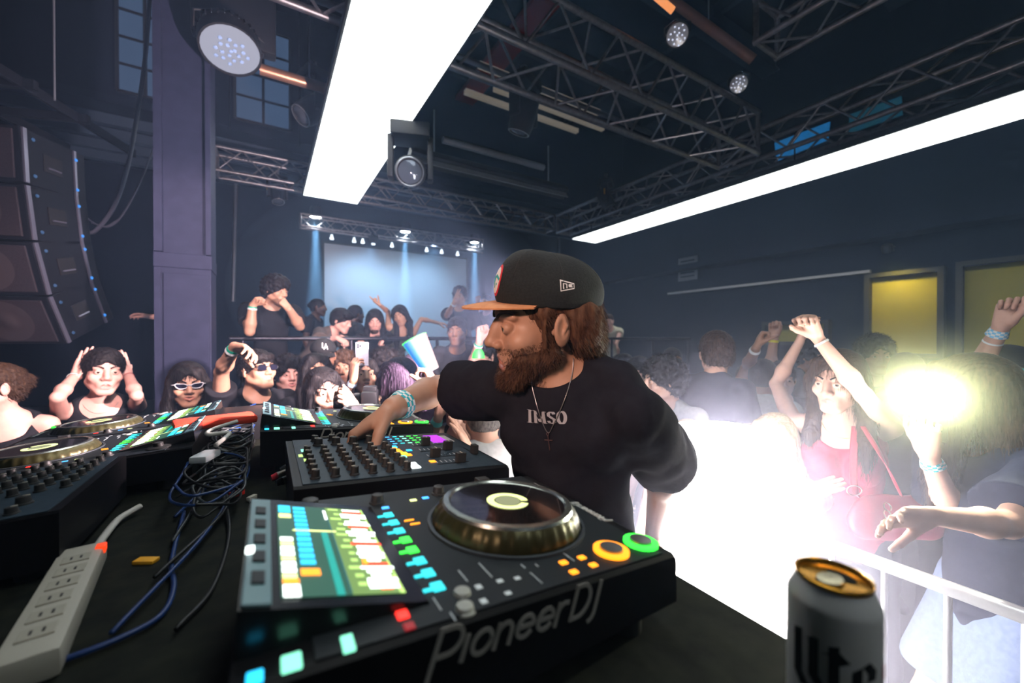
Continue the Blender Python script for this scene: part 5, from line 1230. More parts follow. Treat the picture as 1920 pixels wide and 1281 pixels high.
J = P_('person whose raised arm with a wristband shows under the cap peak', 905, 668, 2.9, -30, skin='pink', hair='short', top='tee', tmat=dark_t, armR=((885, 690, True), (899, 640, True), (902, 612, 0), (.3, .5, 0), 'fist')); band(J, 'R', gband, w=.02, label='green and white paper wristband')
# glowing cup and green lamp
a_, b_ = at(810, 696, 2.0), at(777, 636, 2.0); ax = nrm(b_ - a_); u = nrm(np.cross(ax, CF)); w = np.cross(u, ax); t = thing('glowing_cup', 'tapered cup glowing in rainbow colours, tilted above the forearm', 'cup', a_); L_ = np.linalg.norm(b_ - a_)
cm = bpy.data.materials.new('glow_rainbow'); cm.use_nodes = True; nt = cm.node_tree; bs = nt.nodes['Principled BSDF']; tc = nt.nodes.new('ShaderNodeTexCoord'); sx = nt.nodes.new('ShaderNodeSeparateXYZ'); mr = nt.nodes.new('ShaderNodeMapRange'); cr = nt.nodes.new('ShaderNodeValToRGB')
mp = nt.nodes.new('ShaderNodeVectorMath'); mp.operation = 'DOT_PRODUCT'; mp.inputs[1].default_value = tuple(u * 1.); nt.links.new(tc.outputs['Object'], mp.inputs[0]); mr.inputs['From Min'].default_value = -.075; mr.inputs['From Max'].default_value = .075; nt.links.new(mp.outputs['Value'], mr.inputs['Value']); nt.links.new(mr.outputs['Result'], cr.inputs['Fac'])
el = cr.color_ramp.elements; el[0].position = 0; el[0].color = (.9, .12, .12, 1); el[1].position = 1; el[1].color = (0, .7, .05, 1)
for p_, c_ in ((.14, (1, .45, .42)), (.34, (1, .92, .95)), (.50, (.75, .9, 1.)), (.60, (.05, .60, .85)), (.78, (.0, .22, .85)), (.9, (.0, .6, .45))): e_ = el.new(p_); e_.color = (*c_, 1)
bs.inputs['Base Color'].default_value = (.015, .015, .015, 1); nt.links.new(cr.outputs['Color'], bs.inputs['Emission Color']); bs.inputs['Emission Strength'].default_value = 1.05
b = MB(); b.lathe([(.0001, 0), (.036, 0), (.040, .004), (.066, L_), (.064, L_), (.038, .006), (.0001, .006)], 40, (0, 0, 0), (u, w, ax)); b.build('wall', cm, t, smooth='auto')
b = MB(); b.lathe([(.066, L_ - .004), (.0685, L_), (.066, L_ + .004), (.0635, L_)], 40, (0, 0, 0), (u, w, ax)); b.build('rim', E('rim_green', (.05, .9, .2), 1.2), t, smooth='auto')
b = MB(); b.lathe([(.0001, .06), (.02, .055), (.035, .03), (.04, 0)], 20); o = b.build('green_lamp', E('lamp_green', (.03, .9, .12), 1.4), smooth='auto'); o.location = at(897, 672, 2.4); tag(o, 'small domed lamp glowing green under the cap peak', 'lamp')
# ---- platform people
pf = dict(floor=PLAT)
P_('person standing behind the grey pillar with one forearm reaching out to its left', 327, 512, 3.95, -60, turn=-50, skin='pink', hair='crop', top='tee', armR=((345, 600, True), (283, 594, True), (262, 590, -.03), (.2, 0, -.9), 'relaxed'), **pf)
J = P_('tall person with a big mop of dark curls, one fist raised, behind the rail', 517, 545, 3.85, 45, pitch=-10, hs=1.10, skin='tan', hair='curly', fringe=True, vol=1.12, turn=8, top='tee', ag=1.25, w=1.1, armR=((468, 622, True), (474, 572, True), (492, 552, -.03), (.2, .5, .3), 'fist'), armL=((562, 612, True), (542, 580, True), (530, 566, -.02), (-.6, -.5, 0), 'fist'), **pf)
band(J, 'R', gband, w=.028, label='green and white wristband'); necklace(J, .09)
P_('silhouetted person in profile at the left edge of the projection screen', 597, 577, 5.6, 80, skin='dark', hair='bun', vol=1.6, top='tee', turn=70, **pf)
J = P_('person in a taupe shirt bending over the rail with hands on it, looking right', 640, 602, 4.55, 60, pitch=-14, skin='pink', hair='short', fringe=True, vol=1.3, hs=1.12, top='bigtee', tmat=taupe_t, turn=50, lean=(38, -10), armR=((600, 640, True), (632, 634, True), (640, 638, 0), (-.4, 0, -.8), 'grip'), armL=((648, 645, True), (640, 632, True), (648, 637, 0), (-.4, 0, -.8), 'grip'), **pf)
P_('person in dark clothes turned away behind the person bending over the rail', 668, 590, 5.3, 120, skin='dark', hair='bun', vol=1.6, top='tee', tmat=dark_t, **pf)
J = P_('bearded person with long hair and a dark hoodie leaning forward on the rail', 703, 602, 4.70, 0, pitch=-16, skin='pink', hair='long', hl=.16, vol=1.25, hs=1.06, top='long', lean=(28, 0), armR=((680, 636, True), (672, 633, True), (676, 640, 0), (-.3, 0, -.8), 'grip'), armL=((728, 636, True), (720, 633, True), (716, 640, 0), (-.3, 0, -.8), 'grip'), **pf)
Q = SDF(); Hp, hs = J['Hp'], J['hs']; Q.ell(Hp(0, .066, -.100), V(.040, .032, .035) * hs, J['hB']); Q.ell(Hp(0, .105, -.068), V(.02, .03, .012) * hs, J['hB'], op=-1, k=.004); J['child'](Q, .006, 'beard', hair_mat('brown'))
J = P_('person with long loose hair leaning sideways, one bare arm stretched to the right', 751, 592, 4.75, -20, pitch=-12, roll=-14, fem=True, skin='tan', hair='long', hl=.34, vol=1.15, top='tank', tmat=olive_t, turn=0, lean=(22, -16), armL=((790, 598, False), (822, 606, True), (834, 608, 0), (0, 0, -1), 'relaxed'), armR=((728, 585, False), (712, 572, True), (704, 566, 0), (0, 1, 0), 'vee'), **pf)
J = P_('tall person in a long black t-shirt holding fingers up in front of the face', 862, 556, 5.15, -8, skin='tan', hair='curly', vol=.95, top='bigtee', hem=.16, turn=-12, armR=((838, 592, True), (852, 568, True), (862, 548, -.02), (-.7, .3, 0), 'vee'), **pf); band(J, 'R', [m_bw], w=.02, label='white wristband')
P_('person with a raised fist just left of the cap peak on the platform', 912, 568, 6.0, -30, skin='brown', hair='crop', top='tee', armR=((893, 590, True), (896, 570, True), (896, 558, 0), (.5, 0, 0), 'fist'), **pf)
P_('person in a pale pink top on the platform just behind the back of the cap', 1092, 598, 6.4, 20, fem=True, skin='pink', hair='bun', hc='brown', top='tee', tmat=pinkw_t, lean=(14, 0), **pf)
J = P_('person in a cream t-shirt leaning on folded forearms far behind', 1142, 602, 6.9, -5, pitch=-12, skin='pink', hair='crop', hc='brown', top='tee', tmat=cream_t, lean=(22, 0), bottom='shorts', bmat=taupe_t, armR=((1112, 630, True), (1140, 638, True), (1150, 640, 0), (0, 0, -1), 'relaxed'), armL=((1160, 632, True), (1155, 646, True), (1158, 652, 0), (0, 0, -1), 'relaxed'), **pf)
# ---- right side
P_('person with wavy dark hair and a brightly lit face, looking left beside the black sleeve', 1242, 716, 2.35, -62, pitch=2, skin='fair', hair='curly', vol=1.0, top='tee', tmat=grey_t, hs=1.08, turn=-40, mouth='smile')
P_('person with neat brown hair and a dark t-shirt seen from behind', 1342, 664, 2.35, 195, back=True, skin='fair', hair='short', hc='brown', vol=1.15, top='tee', tmat=navy_t, hs=1.06, w=.95, turn=150)
J = P_('person in a pale grey t-shirt with the head hidden behind raised arms', 1432, 708, 2.6, 160, back=True, skin='brown', hair='crop', top='tee', tmat=grey_t, armL=((1400, 690, True), (1418, 652, True), (1426, 632, 0), (.2, .5, 0), 'fist')); band(J, 'L', [m_bw], w=.02, label='white wristband')
J = P_('person far behind holding a pale fist straight up', 1465, 712, 2.75, 10, skin='fair', hair='short', top='tee', tmat=dark_t, armR=((1448, 688, True), (1452, 628, True), (1453, 600, 0), (.9, 0, 0), 'fist')); band(J, 'R', [mat('band_yellow', (.8, .7, .05), .5)], w=.016, label='yellow wristband')
J = P_('curly haired person in a maroon top, one arm stretched up to the left', 1572, 716, 1.62, -22, pitch=-4, fem=True, skin='fair', hair='long', hl=.20, vol=.95, hc='brown', top='strap', tmat=maroon_t, turn=0, hs=1.02, w=1.12, hv=.0028, al=1.04, shL=(.02, 0, .03), armL=((1620, 742, True), (1528, 628, True), (1500, 575, -.01), (.6, -.5, 0), 'fist'), armR=((1455, 720, False), (1500, 640, False), (1512, 600, 0), (.3, .6, 0), 'relaxed'))
band(J, 'L', [mat('bracelet_pearl', (.8, .78, .72), .4)], w=.008, off=.0, name='bracelet'); necklace(J, .08, mat('chain_gold', (.8, .6, .3), .3, .9)); JM = J
for e_ in range(10):   # loose curls
    a = e_ * .9; b = MB(); p0 = J['Hp'](.075 + .006 * math.sin(a), .02 - .01 * e_, -.06) - J['base']; b.path([p0 + V(.012 * math.cos(k * .9 + a), .012 * math.sin(k * .9 + a), -.011 * k) for k in range(14)], .0022, 5); b.build('curl', hair_mat('brown'), J['hair'][2], smooth=True)
J = P_('person in an oversized navy t-shirt filming with a lit phone, long brown hair', 1816, 738, 1.30, -112, fem=True, skin='fair', hair='long', hl=.24, vol=1.15, hc='brown', top='bigtee', tmat=navy_t, loose=.024, hem=.05, bottom='skirt', bmat=denim_t, turn=-48, hv=.0028, ag=1.12, al=1.0, w=1.12,
    armR=((1786, 965, True), (1742, 855, True), (1732, 790, -.01), (-.9, .3, 0), (.5, .55, .62, .70, .45)), armL=((1888, 985, True), (1752, 968, True), (1695, 970, 0), (.7, 0, -.3), (.18, .2, .22, .26, .1)))
band(J, 'R', [m_bt, m_bw], w=.022, squares=4, label='blue and white chequered wristband'); JP = J
tip = J['wr']['L']; b = MB(); hd = J['hd']['L'][0]
for k, o_ in enumerate((-.012, .008, .026)): c = tip + hd * .115 + V(0, 0, 1) * o_ - J['base']; b.lathe([(.0098, -.002), (.0108, 0), (.0098, .002)], 16, c, (nrm(np.cross(hd, (0, 0, 1))), V(0, 0, 1), hd))
b.build('rings', m_chain, J['root'], smooth='auto')
pc2 = J['wr']['R'] + V(0, 0, .125) + CR * .02 + CF * .012; ph = phone('dark phone with its flash glaring, held up on the right', pc2, CAMP - pc2, V(0, 0, 1) + CR * .08, m_blackp, .037, .078)
fr_ = nrm(CAMP - pc2); fl = MB(); fl.lathe([(.0001, .0002), (.013, 0)], 20, fr_ * .0085 + V(0, 0, .060) - CR * .018, (CR, V(0, 0, 1), fr_)); fl.build('flash', emat('flash_white', (1, 1, .92), 1500.), ph)
FLP = pc2 + fr_ * .012 + V(0, 0, .060) - CR * .018; light('phone_flash', 'SPOT', FLP, 60, (1., 1., .72), FLP + fr_, shadow_soft_size=.006, spot_size=math.radians(150), spot_blend=.6)
J = P_('person at the right edge in a dark cap, raising a fist with blue wristband', 1893, 702, 1.75, -20, skin='fair', hair='crop', top='tee', tmat=dark_t, turn=-10, w=1.0, al=1.1, armR=((1822, 712, True), (1878, 612, True), (1898, 566, 0), (.8, 0, 0), 'fist')); band(J, 'R', [mat('band_sky', (.2, .55, .8), .5), m_bw], w=.03, squares=4, label='blue and white chequered wristband'); band(J, 'R', [m_bw], w=.007, off=.045, name='bracelet'); ballcap(J, mat('cap_dark', (.012, .012, .014), .9), mat('brim_teal', (.0, .35, .38), .7))
P_('person with bright blond hair close to the glaring light, facing away', 1292, 838, 1.92, 165, back=True, fem=True, skin='fair', hair='long', hl=.28, vol=1.2, hc='blond', top='tank', tmat=white_t)
J = P_('person in white clapping hands low in front of the glare', 1452, 830, 1.78, -20, fem=True, skin='fair', hair='long', hc='blond', hl=.2, top='tee', tmat=white_t, armL=((1475, 965, True), (1500, 930, True), (1545, 915, 0), (.2, 0, .9), 'flat'), armR=((1425, 985, False), (1475, 945, True), (1530, 935, 0), (.2, 0, .9), 'flat'))
for px, py, d_, fa, sk_, hn, lb in ((1196, 700, 3.0, -30, 'pink', 'short', 'person with pinkish face half hidden behind the black shoulder'), (1172, 690, 3.4, 10, 'fair', 'crop', 'person whose head just clears the black shoulder, leftmost of the hazy heads'), (1262, 676, 4.0, 30, 'tan', 'short', 'person deep in the haze between the wavy haired and the neat haired heads'),
                                   (1522, 668, 3.2, 60, 'tan', 'curly', 'person in shadow behind the raised arms under the yellow panel'), (1400, 712, 3.3, -30, 'tan', 'short', 'person in the haze behind the dark t-shirt'), (1640, 668, 2.6, 20, 'brown', 'curly', 'shadowed person below the yellow lit recess'), (1700, 700, 2.5, 160, 'tan', 'long', 'shadowed person with long hair behind the glaring phone')):
    P_(lb, px, py, d_, fa, skin=sk_, hair=hn, top='tee', tmat=dark_t, back=fa > 100)
# handbag of the person in maroon
hb = at(1682, 945, 1.42); t = thing('handbag', 'maroon leather handbag with a long strap and oval metal buckle', 'handbag', hb); Q = SDF(); Q.cone((-.10, 0, -.02), (.10, 0, -.02), .055, k=.02, flat=((0, 1, 0), .5)); Q.cone((-.11, 0, -.07), (.11, 0, -.07), .06, k=.03, flat=((0, 1, 0), .6)); Q.disp(lambda X, Y, Z: .004 * wob(X, Y, Z, 45)); v, f = Q.mesh(.006)
B_ = np.array([CR, V(CF[0], CF[1], 0), V(0, 0, 1)]); np_mesh('bag_body', v @ B_, f, mat('leather_maroon', (.35, .02, .05), .35, bump=.2), t)
b = MB(); st_ = [at(1690, 930, 1.40) - hb, at(1655, 860, 1.42) - hb, at(1618, 800, 1.50) - hb]; b.path(spline(st_), .010, 8, flat=.25, up=V(0, 0, 1)); b.path(spline([at(1668, 975, 1.42) - hb, at(1632, 950, 1.42) - hb, at(1604, 920, 1.44) - hb, at(1600, 860, 1.5) - hb, at(1604, 800, 1.56) - hb]), .012, 8, flat=.25, up=V(0, 0, 1)); b.build('strap', mat('leather_maroon', (.35, .02, .05), .35), t, smooth=True)
b = MB(); b.path([at(1602 + 14 * math.cos(a), 920 + 9 * math.sin(a), 1.42) - hb for a in [k * PI / 8 for k in range(16)]], .0025, 6, closed=True); b.build('buckle', m_chain, t, smooth=True)
# barrier
t = thing('crowd_barrier', 'silver crowd control barrier with vertical bars beside the can', 'barrier', (1.50, -.6, 0)); mb_ = mat('barrier_steel', (.62, .63, .66), .3, .6)
b = MB(); b.path(spline([(0, -.35, .12), (0, -.35, .98), (0, -.30, 1.07), (0, -.2, 1.10), (0, 1.4, 1.10), (0, 1.5, 1.07), (0, 1.55, .98), (0, 1.55, .12)], 6), .019, 12); b.path([(0, -.35, .16), (0, 1.55, .16)], .017, 10); b.build('frame', mb_, t, smooth='auto')
for k in range(15): b = MB(); b.tube((0, -.24 + k * .125, .16), (0, -.24 + k * .125, 1.10), .0085, n=10); b.build('bar', mb_, t, smooth='auto')
for y in (-.2, 1.4): b = MB(); b.path(spline([(-.28, y, .012), (-.18, y, .05), (0, y, .16), (.18, y, .05), (.28, y, .012)], 5), .014, 8); b.build('foot', mb_, t, smooth='auto')
# ---------------------------------------------------------------- line array at the left
nf = V(-.34, -.94, 0); rt = V(.94, -.34, 0); p = at(37, 233, 2.6); m_grille = mat('speaker_grille', (.030, .022, .030), .7, noise=(300, (.008, .006, .009), 1.)); m_cab = mat('cabinet_black', (.006, .007, .011), .6, spec=.2)
m_pin_blue = E('pin_blue', (.03, .25, .8), 1.2)  # rail pins made to glow blue
for k, (th, H) in enumerate(((0, .20), (3, .375), (8, .375), (16, .375), (25, .375))):
    a = math.radians(th); dn = V(0, 0, -math.cos(a)) - nf * math.sin(a); fn = nrm(np.cross(dn, rt)); fn = fn if np.dot(fn, nf) > 0 else -fn
    o = p - (dn * H if k == 0 else 0 * dn)
    if k == 0:
        t = thing('rigging_frame', 'black steel rigging frame above the loudspeaker stack', 'rigging frame', o)
        for q in (0, .42): b = MB(); b.obox(-rt * .25 - fn * (.05 + q) + V(0, 0, .09), rt, fn, (0, 0, 1), .30, .02, .03, .004); b.build('cross_bar', m_cab, t)
        for q in (0, -.5): b = MB(); b.obox(rt * (q - .02) - fn * .45 + V(0, 0, .09), fn, rt, (0, 0, 1), .62, .012, .035, .003); b.build('side_bar', m_cab, t)
        for q in (.0, .35): b = MB(); b.tube(-rt * q - fn * .25 + V(0, 0, .1), -rt * q - fn * .25 + V(0, 0, 2.6), .006, n=6); b.build('chain', m_pipe, t)
        continue
    t = thing('loudspeaker', ('black loudspeaker cabinet, topmost of the curved stack on the left', 'black loudspeaker cabinet, second from top of the curved stack', 'black loudspeaker cabinet, third from top of the curved stack', 'black loudspeaker cabinet at the bottom of the curved stack')[k - 1], 'loudspeaker', p, group='loudspeaker stack')
    c = dn * H / 2
    b = MB(); b.obox(c - rt * .40 - fn * .25, rt, fn, -dn, .398, .248, H / 2 - .006, .008); b.build('cabinet', m_cab, t)
    b = MB(); b.obox(c - rt * .40 + fn * .004, rt, fn, -dn, .36, .006, H / 2 - .03, .004); g_ = b.build('grille', m_grille, t)
    b = MB(); b.lathe([(.145, .0), (.150, .003), (.135, .004), (.09, .002), (.05, .004), (.04, .008), (.0001, .010)], 36, c - rt * .28 + fn * .009, (rt, -dn, fn)); b.build('cone_outline', mat('grille_ring', (.035, .027, .032), .6), g_, smooth='auto')
    b = MB(); b.obox(c + rt * .004 - fn * .02, fn, rt, -dn, .014, .006, H / 2 - .01, .002); b.build('front_rail', mat('rail_steel', (.20, .20, .27), .35, .7), t)
    b = MB(); b.obox(c + rt * .004 - fn * .40, fn, rt, -dn, .010, .006, H / 2 - .01, .002); b.build('rear_rail', mat('rail_steel', (.20, .20, .27), .35, .7), t)
    b = MB(); b.obox(c + rt * .002 - fn * .22, fn, rt, -dn, .07, .003, .06, .003); b.build('handle_recess', mat('recess', (.004, .004, .006), .8), t)
    b = MB(); b.path([c + rt * .012 - fn * (.22 + .05 * q) + dn * .03 for q in (-1, -.5, 0, .5, 1)], .006, 6); b.build('handle', mat('rail_steel', (.20, .20, .27), .35, .7), t)
    for q, z in ((.40, .11), (.40, -.11), (.07, .12), (.07, -.12)): b = MB(); b.lathe([(.0001, .006), (.010, .005), (.012, 0)], 12, c + rt * .012 - fn * q + dn * z, (fn, dn, rt)); b.build('pin', m_pin_blue if q > .2 else E('pin_dim', (.02, .15, .4), .5), t)
    p = p + dn * H
def moving_head(label, p, aim, s=1., up=(0, 0, 1), lens=None, group=None):
    p = V(p); aim = nrm(aim); up = V(up); side = nrm(np.cross(aim, up)); t = thing('moving_light', label, 'stage light', p, group=group)
    b = MB(); b.obox(up * .30 * s, side, np.cross(up, side), up, .15 * s, .12 * s, .055 * s, .012); b.build('base', m_black, t, smooth='auto')
    for k in (-1, 1): b = MB(); b.obox(side * k * .155 * s + up * .10 * s, side, np.cross(up, side), up, .022 * s, .055 * s, .17 * s, .012); a_ = b.build('yoke_arm', m_black, t, smooth='auto')
    b = MB(); b.obox(side * .179 * s + up * .1 * s, side, np.cross(up, side), up, .001, .010, .05 * s); b.build('warning_label', mat('label_amber', (.7, .35, .05), .5), a_)
    B = (side, np.cross(aim, side), aim); b = MB(); b.lathe([(.0001, -.20 * s), (.075 * s, -.20 * s), (.115 * s, -.15 * s), (.125 * s, -.02 * s), (.120 * s, .10 * s), (.108 * s, .17 * s), (.092 * s, .175 * s), (.088 * s, .16 * s)], 32, (0, 0, 0), B); b.build('head', m_black, t, smooth='auto')
    b = MB(); b.lathe([(.088 * s, .162 * s), (.06 * s, .175 * s), (.0001, .182 * s)], 32, (0, 0, 0), B); b.build('lens', lens or mat('lens_glossy', (.10, .12, .16), .05, .3), t, smooth='auto')
    b = MB(); b.lathe([(.094 * s, .172 * s), (.102 * s, .176 * s), (.108 * s, .170 * s)], 32, (0, 0, 0), B); b.build('lens_ring', mat('ring_grey', (.30, .32, .36), .3, .6), t, smooth='auto')
    b = MB(); b.tube(up * .35 * s, up * .47 * s, .03 * s, n=12); b.build('clamp', m_pipe, t, smooth='auto'); return t
moving_head('black moving stage light with round glass lens beside the end of the wide light panel', at(770, 322, 3.6), CAMP - at(800, 322, 3.6), 1.12)
moving_head('dark moving stage light hanging from the overhead truss seen from below', at(982, 215, 3.7), (-.15, .35, -1), .95)
moving_head('moving stage light half hidden behind the left edge of the wide light panel', at(588, 205, 4.0), (-.6, -.2, -.6), 1.0)
moving_head('small dark moving light under the back truss near the right corner', at(1136, 375, 6.6), (.3, -.4, -1), .9)
moving_head('small dark moving light hanging below the back truss on the left', at(520, 365, 6.2), (.1, -.4, -1), .8)
b = MB(); p0 = at(830, 262, 4.0); b.path([p0, p0 + V(.55, 0, 0), p0 + V(1.25, 0, 0)], .035, 12); tag(b.build('short_pipe', m_pipe, smooth='auto'), 'short silver pipe with a clamp above the round lens moving light', 'pipe')
t = thing('led_batten', 'long dark lighting batten with a speckled front hanging under the roof', 'stage light', at(930, 330, 4.3)); b = MB(); b.obox((0, 0, 0), (1, 0, 0), (0, .8, -.6), (0, .6, .8), .95, .07, .05, .01); b.build('body', m_black, t); b = MB(); b.obox(V(0, -.062, -.05) * 1.15, (1, 0, 0), (0, .8, -.6), (0, .6, .8), .92, .004, .04); b.build('front', mat('batten_front', (.10, .11, .12), .3, .4, noise=(260, (.4, .42, .45), .8)), t)
for k in (-.7, .7): b = MB(); b.tube((k, 0, .03), (k, 0, .5), .008, n=6); b.build('hanger', m_pipe, t)
# big par on the pillar
pp = at(433, 96, 2.75); aim = nrm(V(.12, -.42, -.90)); par = par_can('round white faced led lamp mounted on a black bracket by the pillar', pp, aim, .185, .17, emat('par_face', (.75, .78, 1.), .45))
u = nrm(np.cross(aim, (0, 0, 1))); w = np.cross(u, aim); b = MB()
for k in range(19): a = k * 2.4; r = .024 * math.sqrt(k); b.lathe([(.0001, .004), (.011, .003), (.013, 0)], 10, u * r * math.cos(a) + w * r * math.sin(a) + aim * .004, (u, w, aim))
b.build('led_cluster', mat('led_lens_blue', (.25, .38, .62), .2), par)
b = MB()
for k in range(30): a = 2 * PI * k / 30; b.obox((u * math.cos(a) + w * math.sin(a)) * .176 - aim * .12, u * math.cos(a) + w * math.sin(a), -u * math.sin(a) + w * math.cos(a), aim, .012, .004, .02)
b.build('cooling_fins', m_black, par)
b = MB(); b.obox(V(.02, .10, .30), (1, 0, 0), (0, 1, 0), (0, 0, 1), .25, .05, .20, .02); tag(b.build('mounting_bracket', m_black, smooth='auto', loc=pp), 'black bracket box holding the round led lamp above it', 'bracket')
# hanging cables
for pts, r, lb in ((((283, -30), (272, 110), (258, 210), (240, 310), (215, 385), (180, 432), (158, 436)), .014, 'thick cable bundle hanging in a curve left of the pillar'), (((285, -30), (312, 110), (300, 230), (272, 320), (235, 395), (205, 425), (172, 418)), .006, 'thin cable hanging in a loop beside the thick bundle'), (((140, 375), (165, 410), (195, 425), (222, 412)), .005, 'thin cable sagging from the loudspeaker stack to the cable bundle')):
    cable(lb, [at(x, y, 3.2) for x, y in pts], r, mat('cable_grey2', (.16, .16, .22), .4))
# wall fittings
p = at_y(1152, 470, 9.3); b = MB(); b.obox(p, (1, 0, 0), (0, 1, 0), (0, 0, 1), .26, .12, .15, .02); o = b.build('wall_speaker', mat('beige_box', (.30, .27, .24), .6)); tag(o, 'small beige box fixed high on the back wall by the corner', 'wall speaker'); b = MB(); b.tube(p + V(-.26, -.1, -.1), p + V(-.26, -.1, .25), .03, n=10); b.build('bracket', m_pipe, o)
p = at_x(1290, 504, XR - .05); b = MB(); b.obox(p, (0, 1, 0), (1, 0, 0), (0, 0, 1), .22, .02, .24, .006); o = b.build('wall_panel', mat('panel_pale', (.20, .22, .28), .6)); tag(o, 'pale slotted panel on the right wall', 'wall panel'); b = MB(); [b.obox(p + V(-.022, 0, .16 - .08 * k), (0, 1, 0), (1, 0, 0), (0, 0, 1), .16, .002, .012) for k in range(5)]; b.build('slots', m_dark, o)
def quadb(name, label, cat, px, d, m, th=.02):
    P = [at_x(x, y, d) for x, y in px]; b = MB(); n = V(-1, 0, 0); b.add(P + [q - n * th for q in P], [(0, 1, 2, 3), (7, 6, 5, 4), (0, 4, 5, 1), (1, 5, 6, 2), (2, 6, 7, 3), (3, 7, 4, 0)]); return tag(b.build(name, m), label, cat)
quadb('banner', 'bright blue banner on the right wall behind the long truss', 'banner', ((1452, 268), (1556, 228), (1552, 262), (1456, 302)), XR - .04, mat('banner_blue', (.02, .30, .75), .6, emit=(.02, .3, .8), estr=.28, noise=(5, (.01, .12, .35), 1.)))  # a faint glow of its own is put into the banner cloth
quadb('banner', 'dim blue and green banner to the right of the bright blue one', 'banner', ((1592, 215), (1690, 180), (1692, 215), (1592, 250)), XR - .04, mat('banner_dim', (.01, .10, .2), .6, emit=(.01, .12, .2), estr=.25, noise=(7, (.06, .12, .02), 1.)))  # this banner cloth carries a faint self-glow too
# red and amber lamps up in the rig
for k, (px, py, d, cc) in enumerate(((1270, 66, 3.3, 'violet'), (1385, 158, 4.2, 'white'))):
    pq = at(px, py, d); t = par_can('round multi led lamp hanging high in the rig, %s' % ('the one near the top edge' if k == 0 else 'the smaller one to the right'), pq, nrm(CAMP - pq + V(0, 0, -.6)), .09, .14); am = nrm(CAMP - pq + V(0, 0, -.6)); u = nrm(np.cross(am, (0, 0, 1))); w = np.cross(u, am); b = MB()
    for q in range(16): a = q * 2.4; r = .019 * math.sqrt(q); b.lathe([(.0001, .003), (.007, 0)], 8, u * r * math.cos(a) + w * r * math.sin(a) + am * .003, (u, w, am))
    b.build('led_dots', E('led_dots', (.75, .8, 1), 1.0), t)
b = MB(); b.tube(at(1215, -20, 3.4), at(1262, 20, 3.4), .03, n=10); tag(b.build('amber_tube', E('amber', (1, .35, .12), .9), smooth='auto'), 'amber glowing tube at the top edge of the rig', 'lamp')
b = MB(); b.tube(at(1245, -10, 4.2), at(1412, 112, 4.2), .05, n=12); tag(b.build('rusty_pipe', mat('rust', (.28, .14, .10), .6, .3), smooth='auto'), 'rusty pipe running to the corner of the highest truss', 'pipe')
# ---------------------------------------------------------------- glaring light column behind the dj, wash lamps, most of them added
cx_, cy_ = at(1352, 1000, 1.36)[:2]; t = thing('light_column', 'glaring white light column on the booth floor behind the leaning dj', 'light column', (cx_, cy_, 0))
b = MB(); b.lathe([(.0001, 0), (.22, 0), (.22, .30), (.19, .34), (.0001, .34)], 40); b.build('base', m_black, t, smooth='auto')
b = MB(); b.lathe([(.185, .34), (.185, 1.38), (.15, 1.44), (.0001, 1.46)], 48); b.build('diffuser', emat('column_glow', (1., .95, .97), 25.), t, smooth='auto')
for px, lb in ((700, 'left'), (820, 'right')):  # pair of lamps added to brighten the projection screen
    q = at_y(px, 452, 8.1); par_can('added spotlight brightening the projection screen, %s one of the pair' % lb, q, (0, .9, -.9), .08, .14)
    light('added_screen_wash_' + lb, 'SPOT', q + V(0, .12, -.1), 130, (.45, .70, 1.), V(q[0], 9.5, 2.4), spot_size=math.radians(110), spot_blend=1., shadow_soft_size=.08)
q = V(-1.15, -.25, 2.45); tg = at(960, 690, .93); par_can('added warm spotlight out of view over the near table end, aimed at the dj', q, tg - q, .09, .16); light('added_warm_wash', 'SPOT', q + nrm(tg - q) * .06, 150, (1., .66, .54), tg, spot_size=math.radians(26), spot_blend=.7, shadow_soft_size=.10)  # unseen warm lamp added to light the dj's face
b = MB(); b.tube(q + V(0, 0, .12), V(q[0], q[1], ZC - .3), .012, n=8); tag(b.build('added_drop_pipe', m_pipe, smooth='auto'), 'thin drop pipe carrying the added warm spotlight over the table', 'pipe')
# fill lamp on a stand, added unseen behind the dj to brighten the crowd
q = at(1046, 566, 1.50); tg = V(-.25, 2.6, 1.80); bl_ = par_can('white crowd fill lamp added on a stand hidden behind the leaning dj', q, tg - q, .075, .13, emat('fill_lamp_lens', (1, .9, .9), 30.)); dB = nrm(tg - q); sB = nrm(np.cross(dB, (0, 0, 1))); b = MB(); b.obox(dB * .10 - V(0, 0, .080), dB, sB, np.cross(sB, dB), .085, .20, .002); b.build('added_barn_door', m_black, bl_)  # plate added under the lamp to keep its light off the gear
b = MB(); b.tube((q[0], q[1], RISER), (q[0], q[1], q[2] - .11), .014, n=10)
for k in range(3): a = k * 2.094; b.tube((q[0], q[1], RISER + .35), (q[0] + .26 * math.cos(a), q[1] + .26 * math.sin(a), RISER + .01), .010, n=8)
tag(b.build('added_light_stand', m_black, smooth='auto'), 'black tripod stand added for the crowd fill lamp behind the dj', 'light stand')
light('added_blinder', 'SPOT', q + nrm(tg - q) * .05, 800, (1., .76, .78), tg, spot_size=math.radians(118), spot_blend=.5, shadow_soft_size=.045)
for k, (y, z) in enumerate(((1.9, 2.9), (-.5, 2.9))):
    q = V(XR - .5, y, z); par_can('yellow spotlight over the yellow wall recess, %s' % ('far one' if k == 0 else 'near one'), q, (.5, 0, -.9), .06, .1); light('yellow_wash_%d' % k, 'SPOT', q + V(.05, 0, -.08), 28 if k == 0 else 45, (1., .80, .15), V(XR, y, 2.0), spot_size=math.radians(120), spot_blend=1., shadow_soft_size=.05)
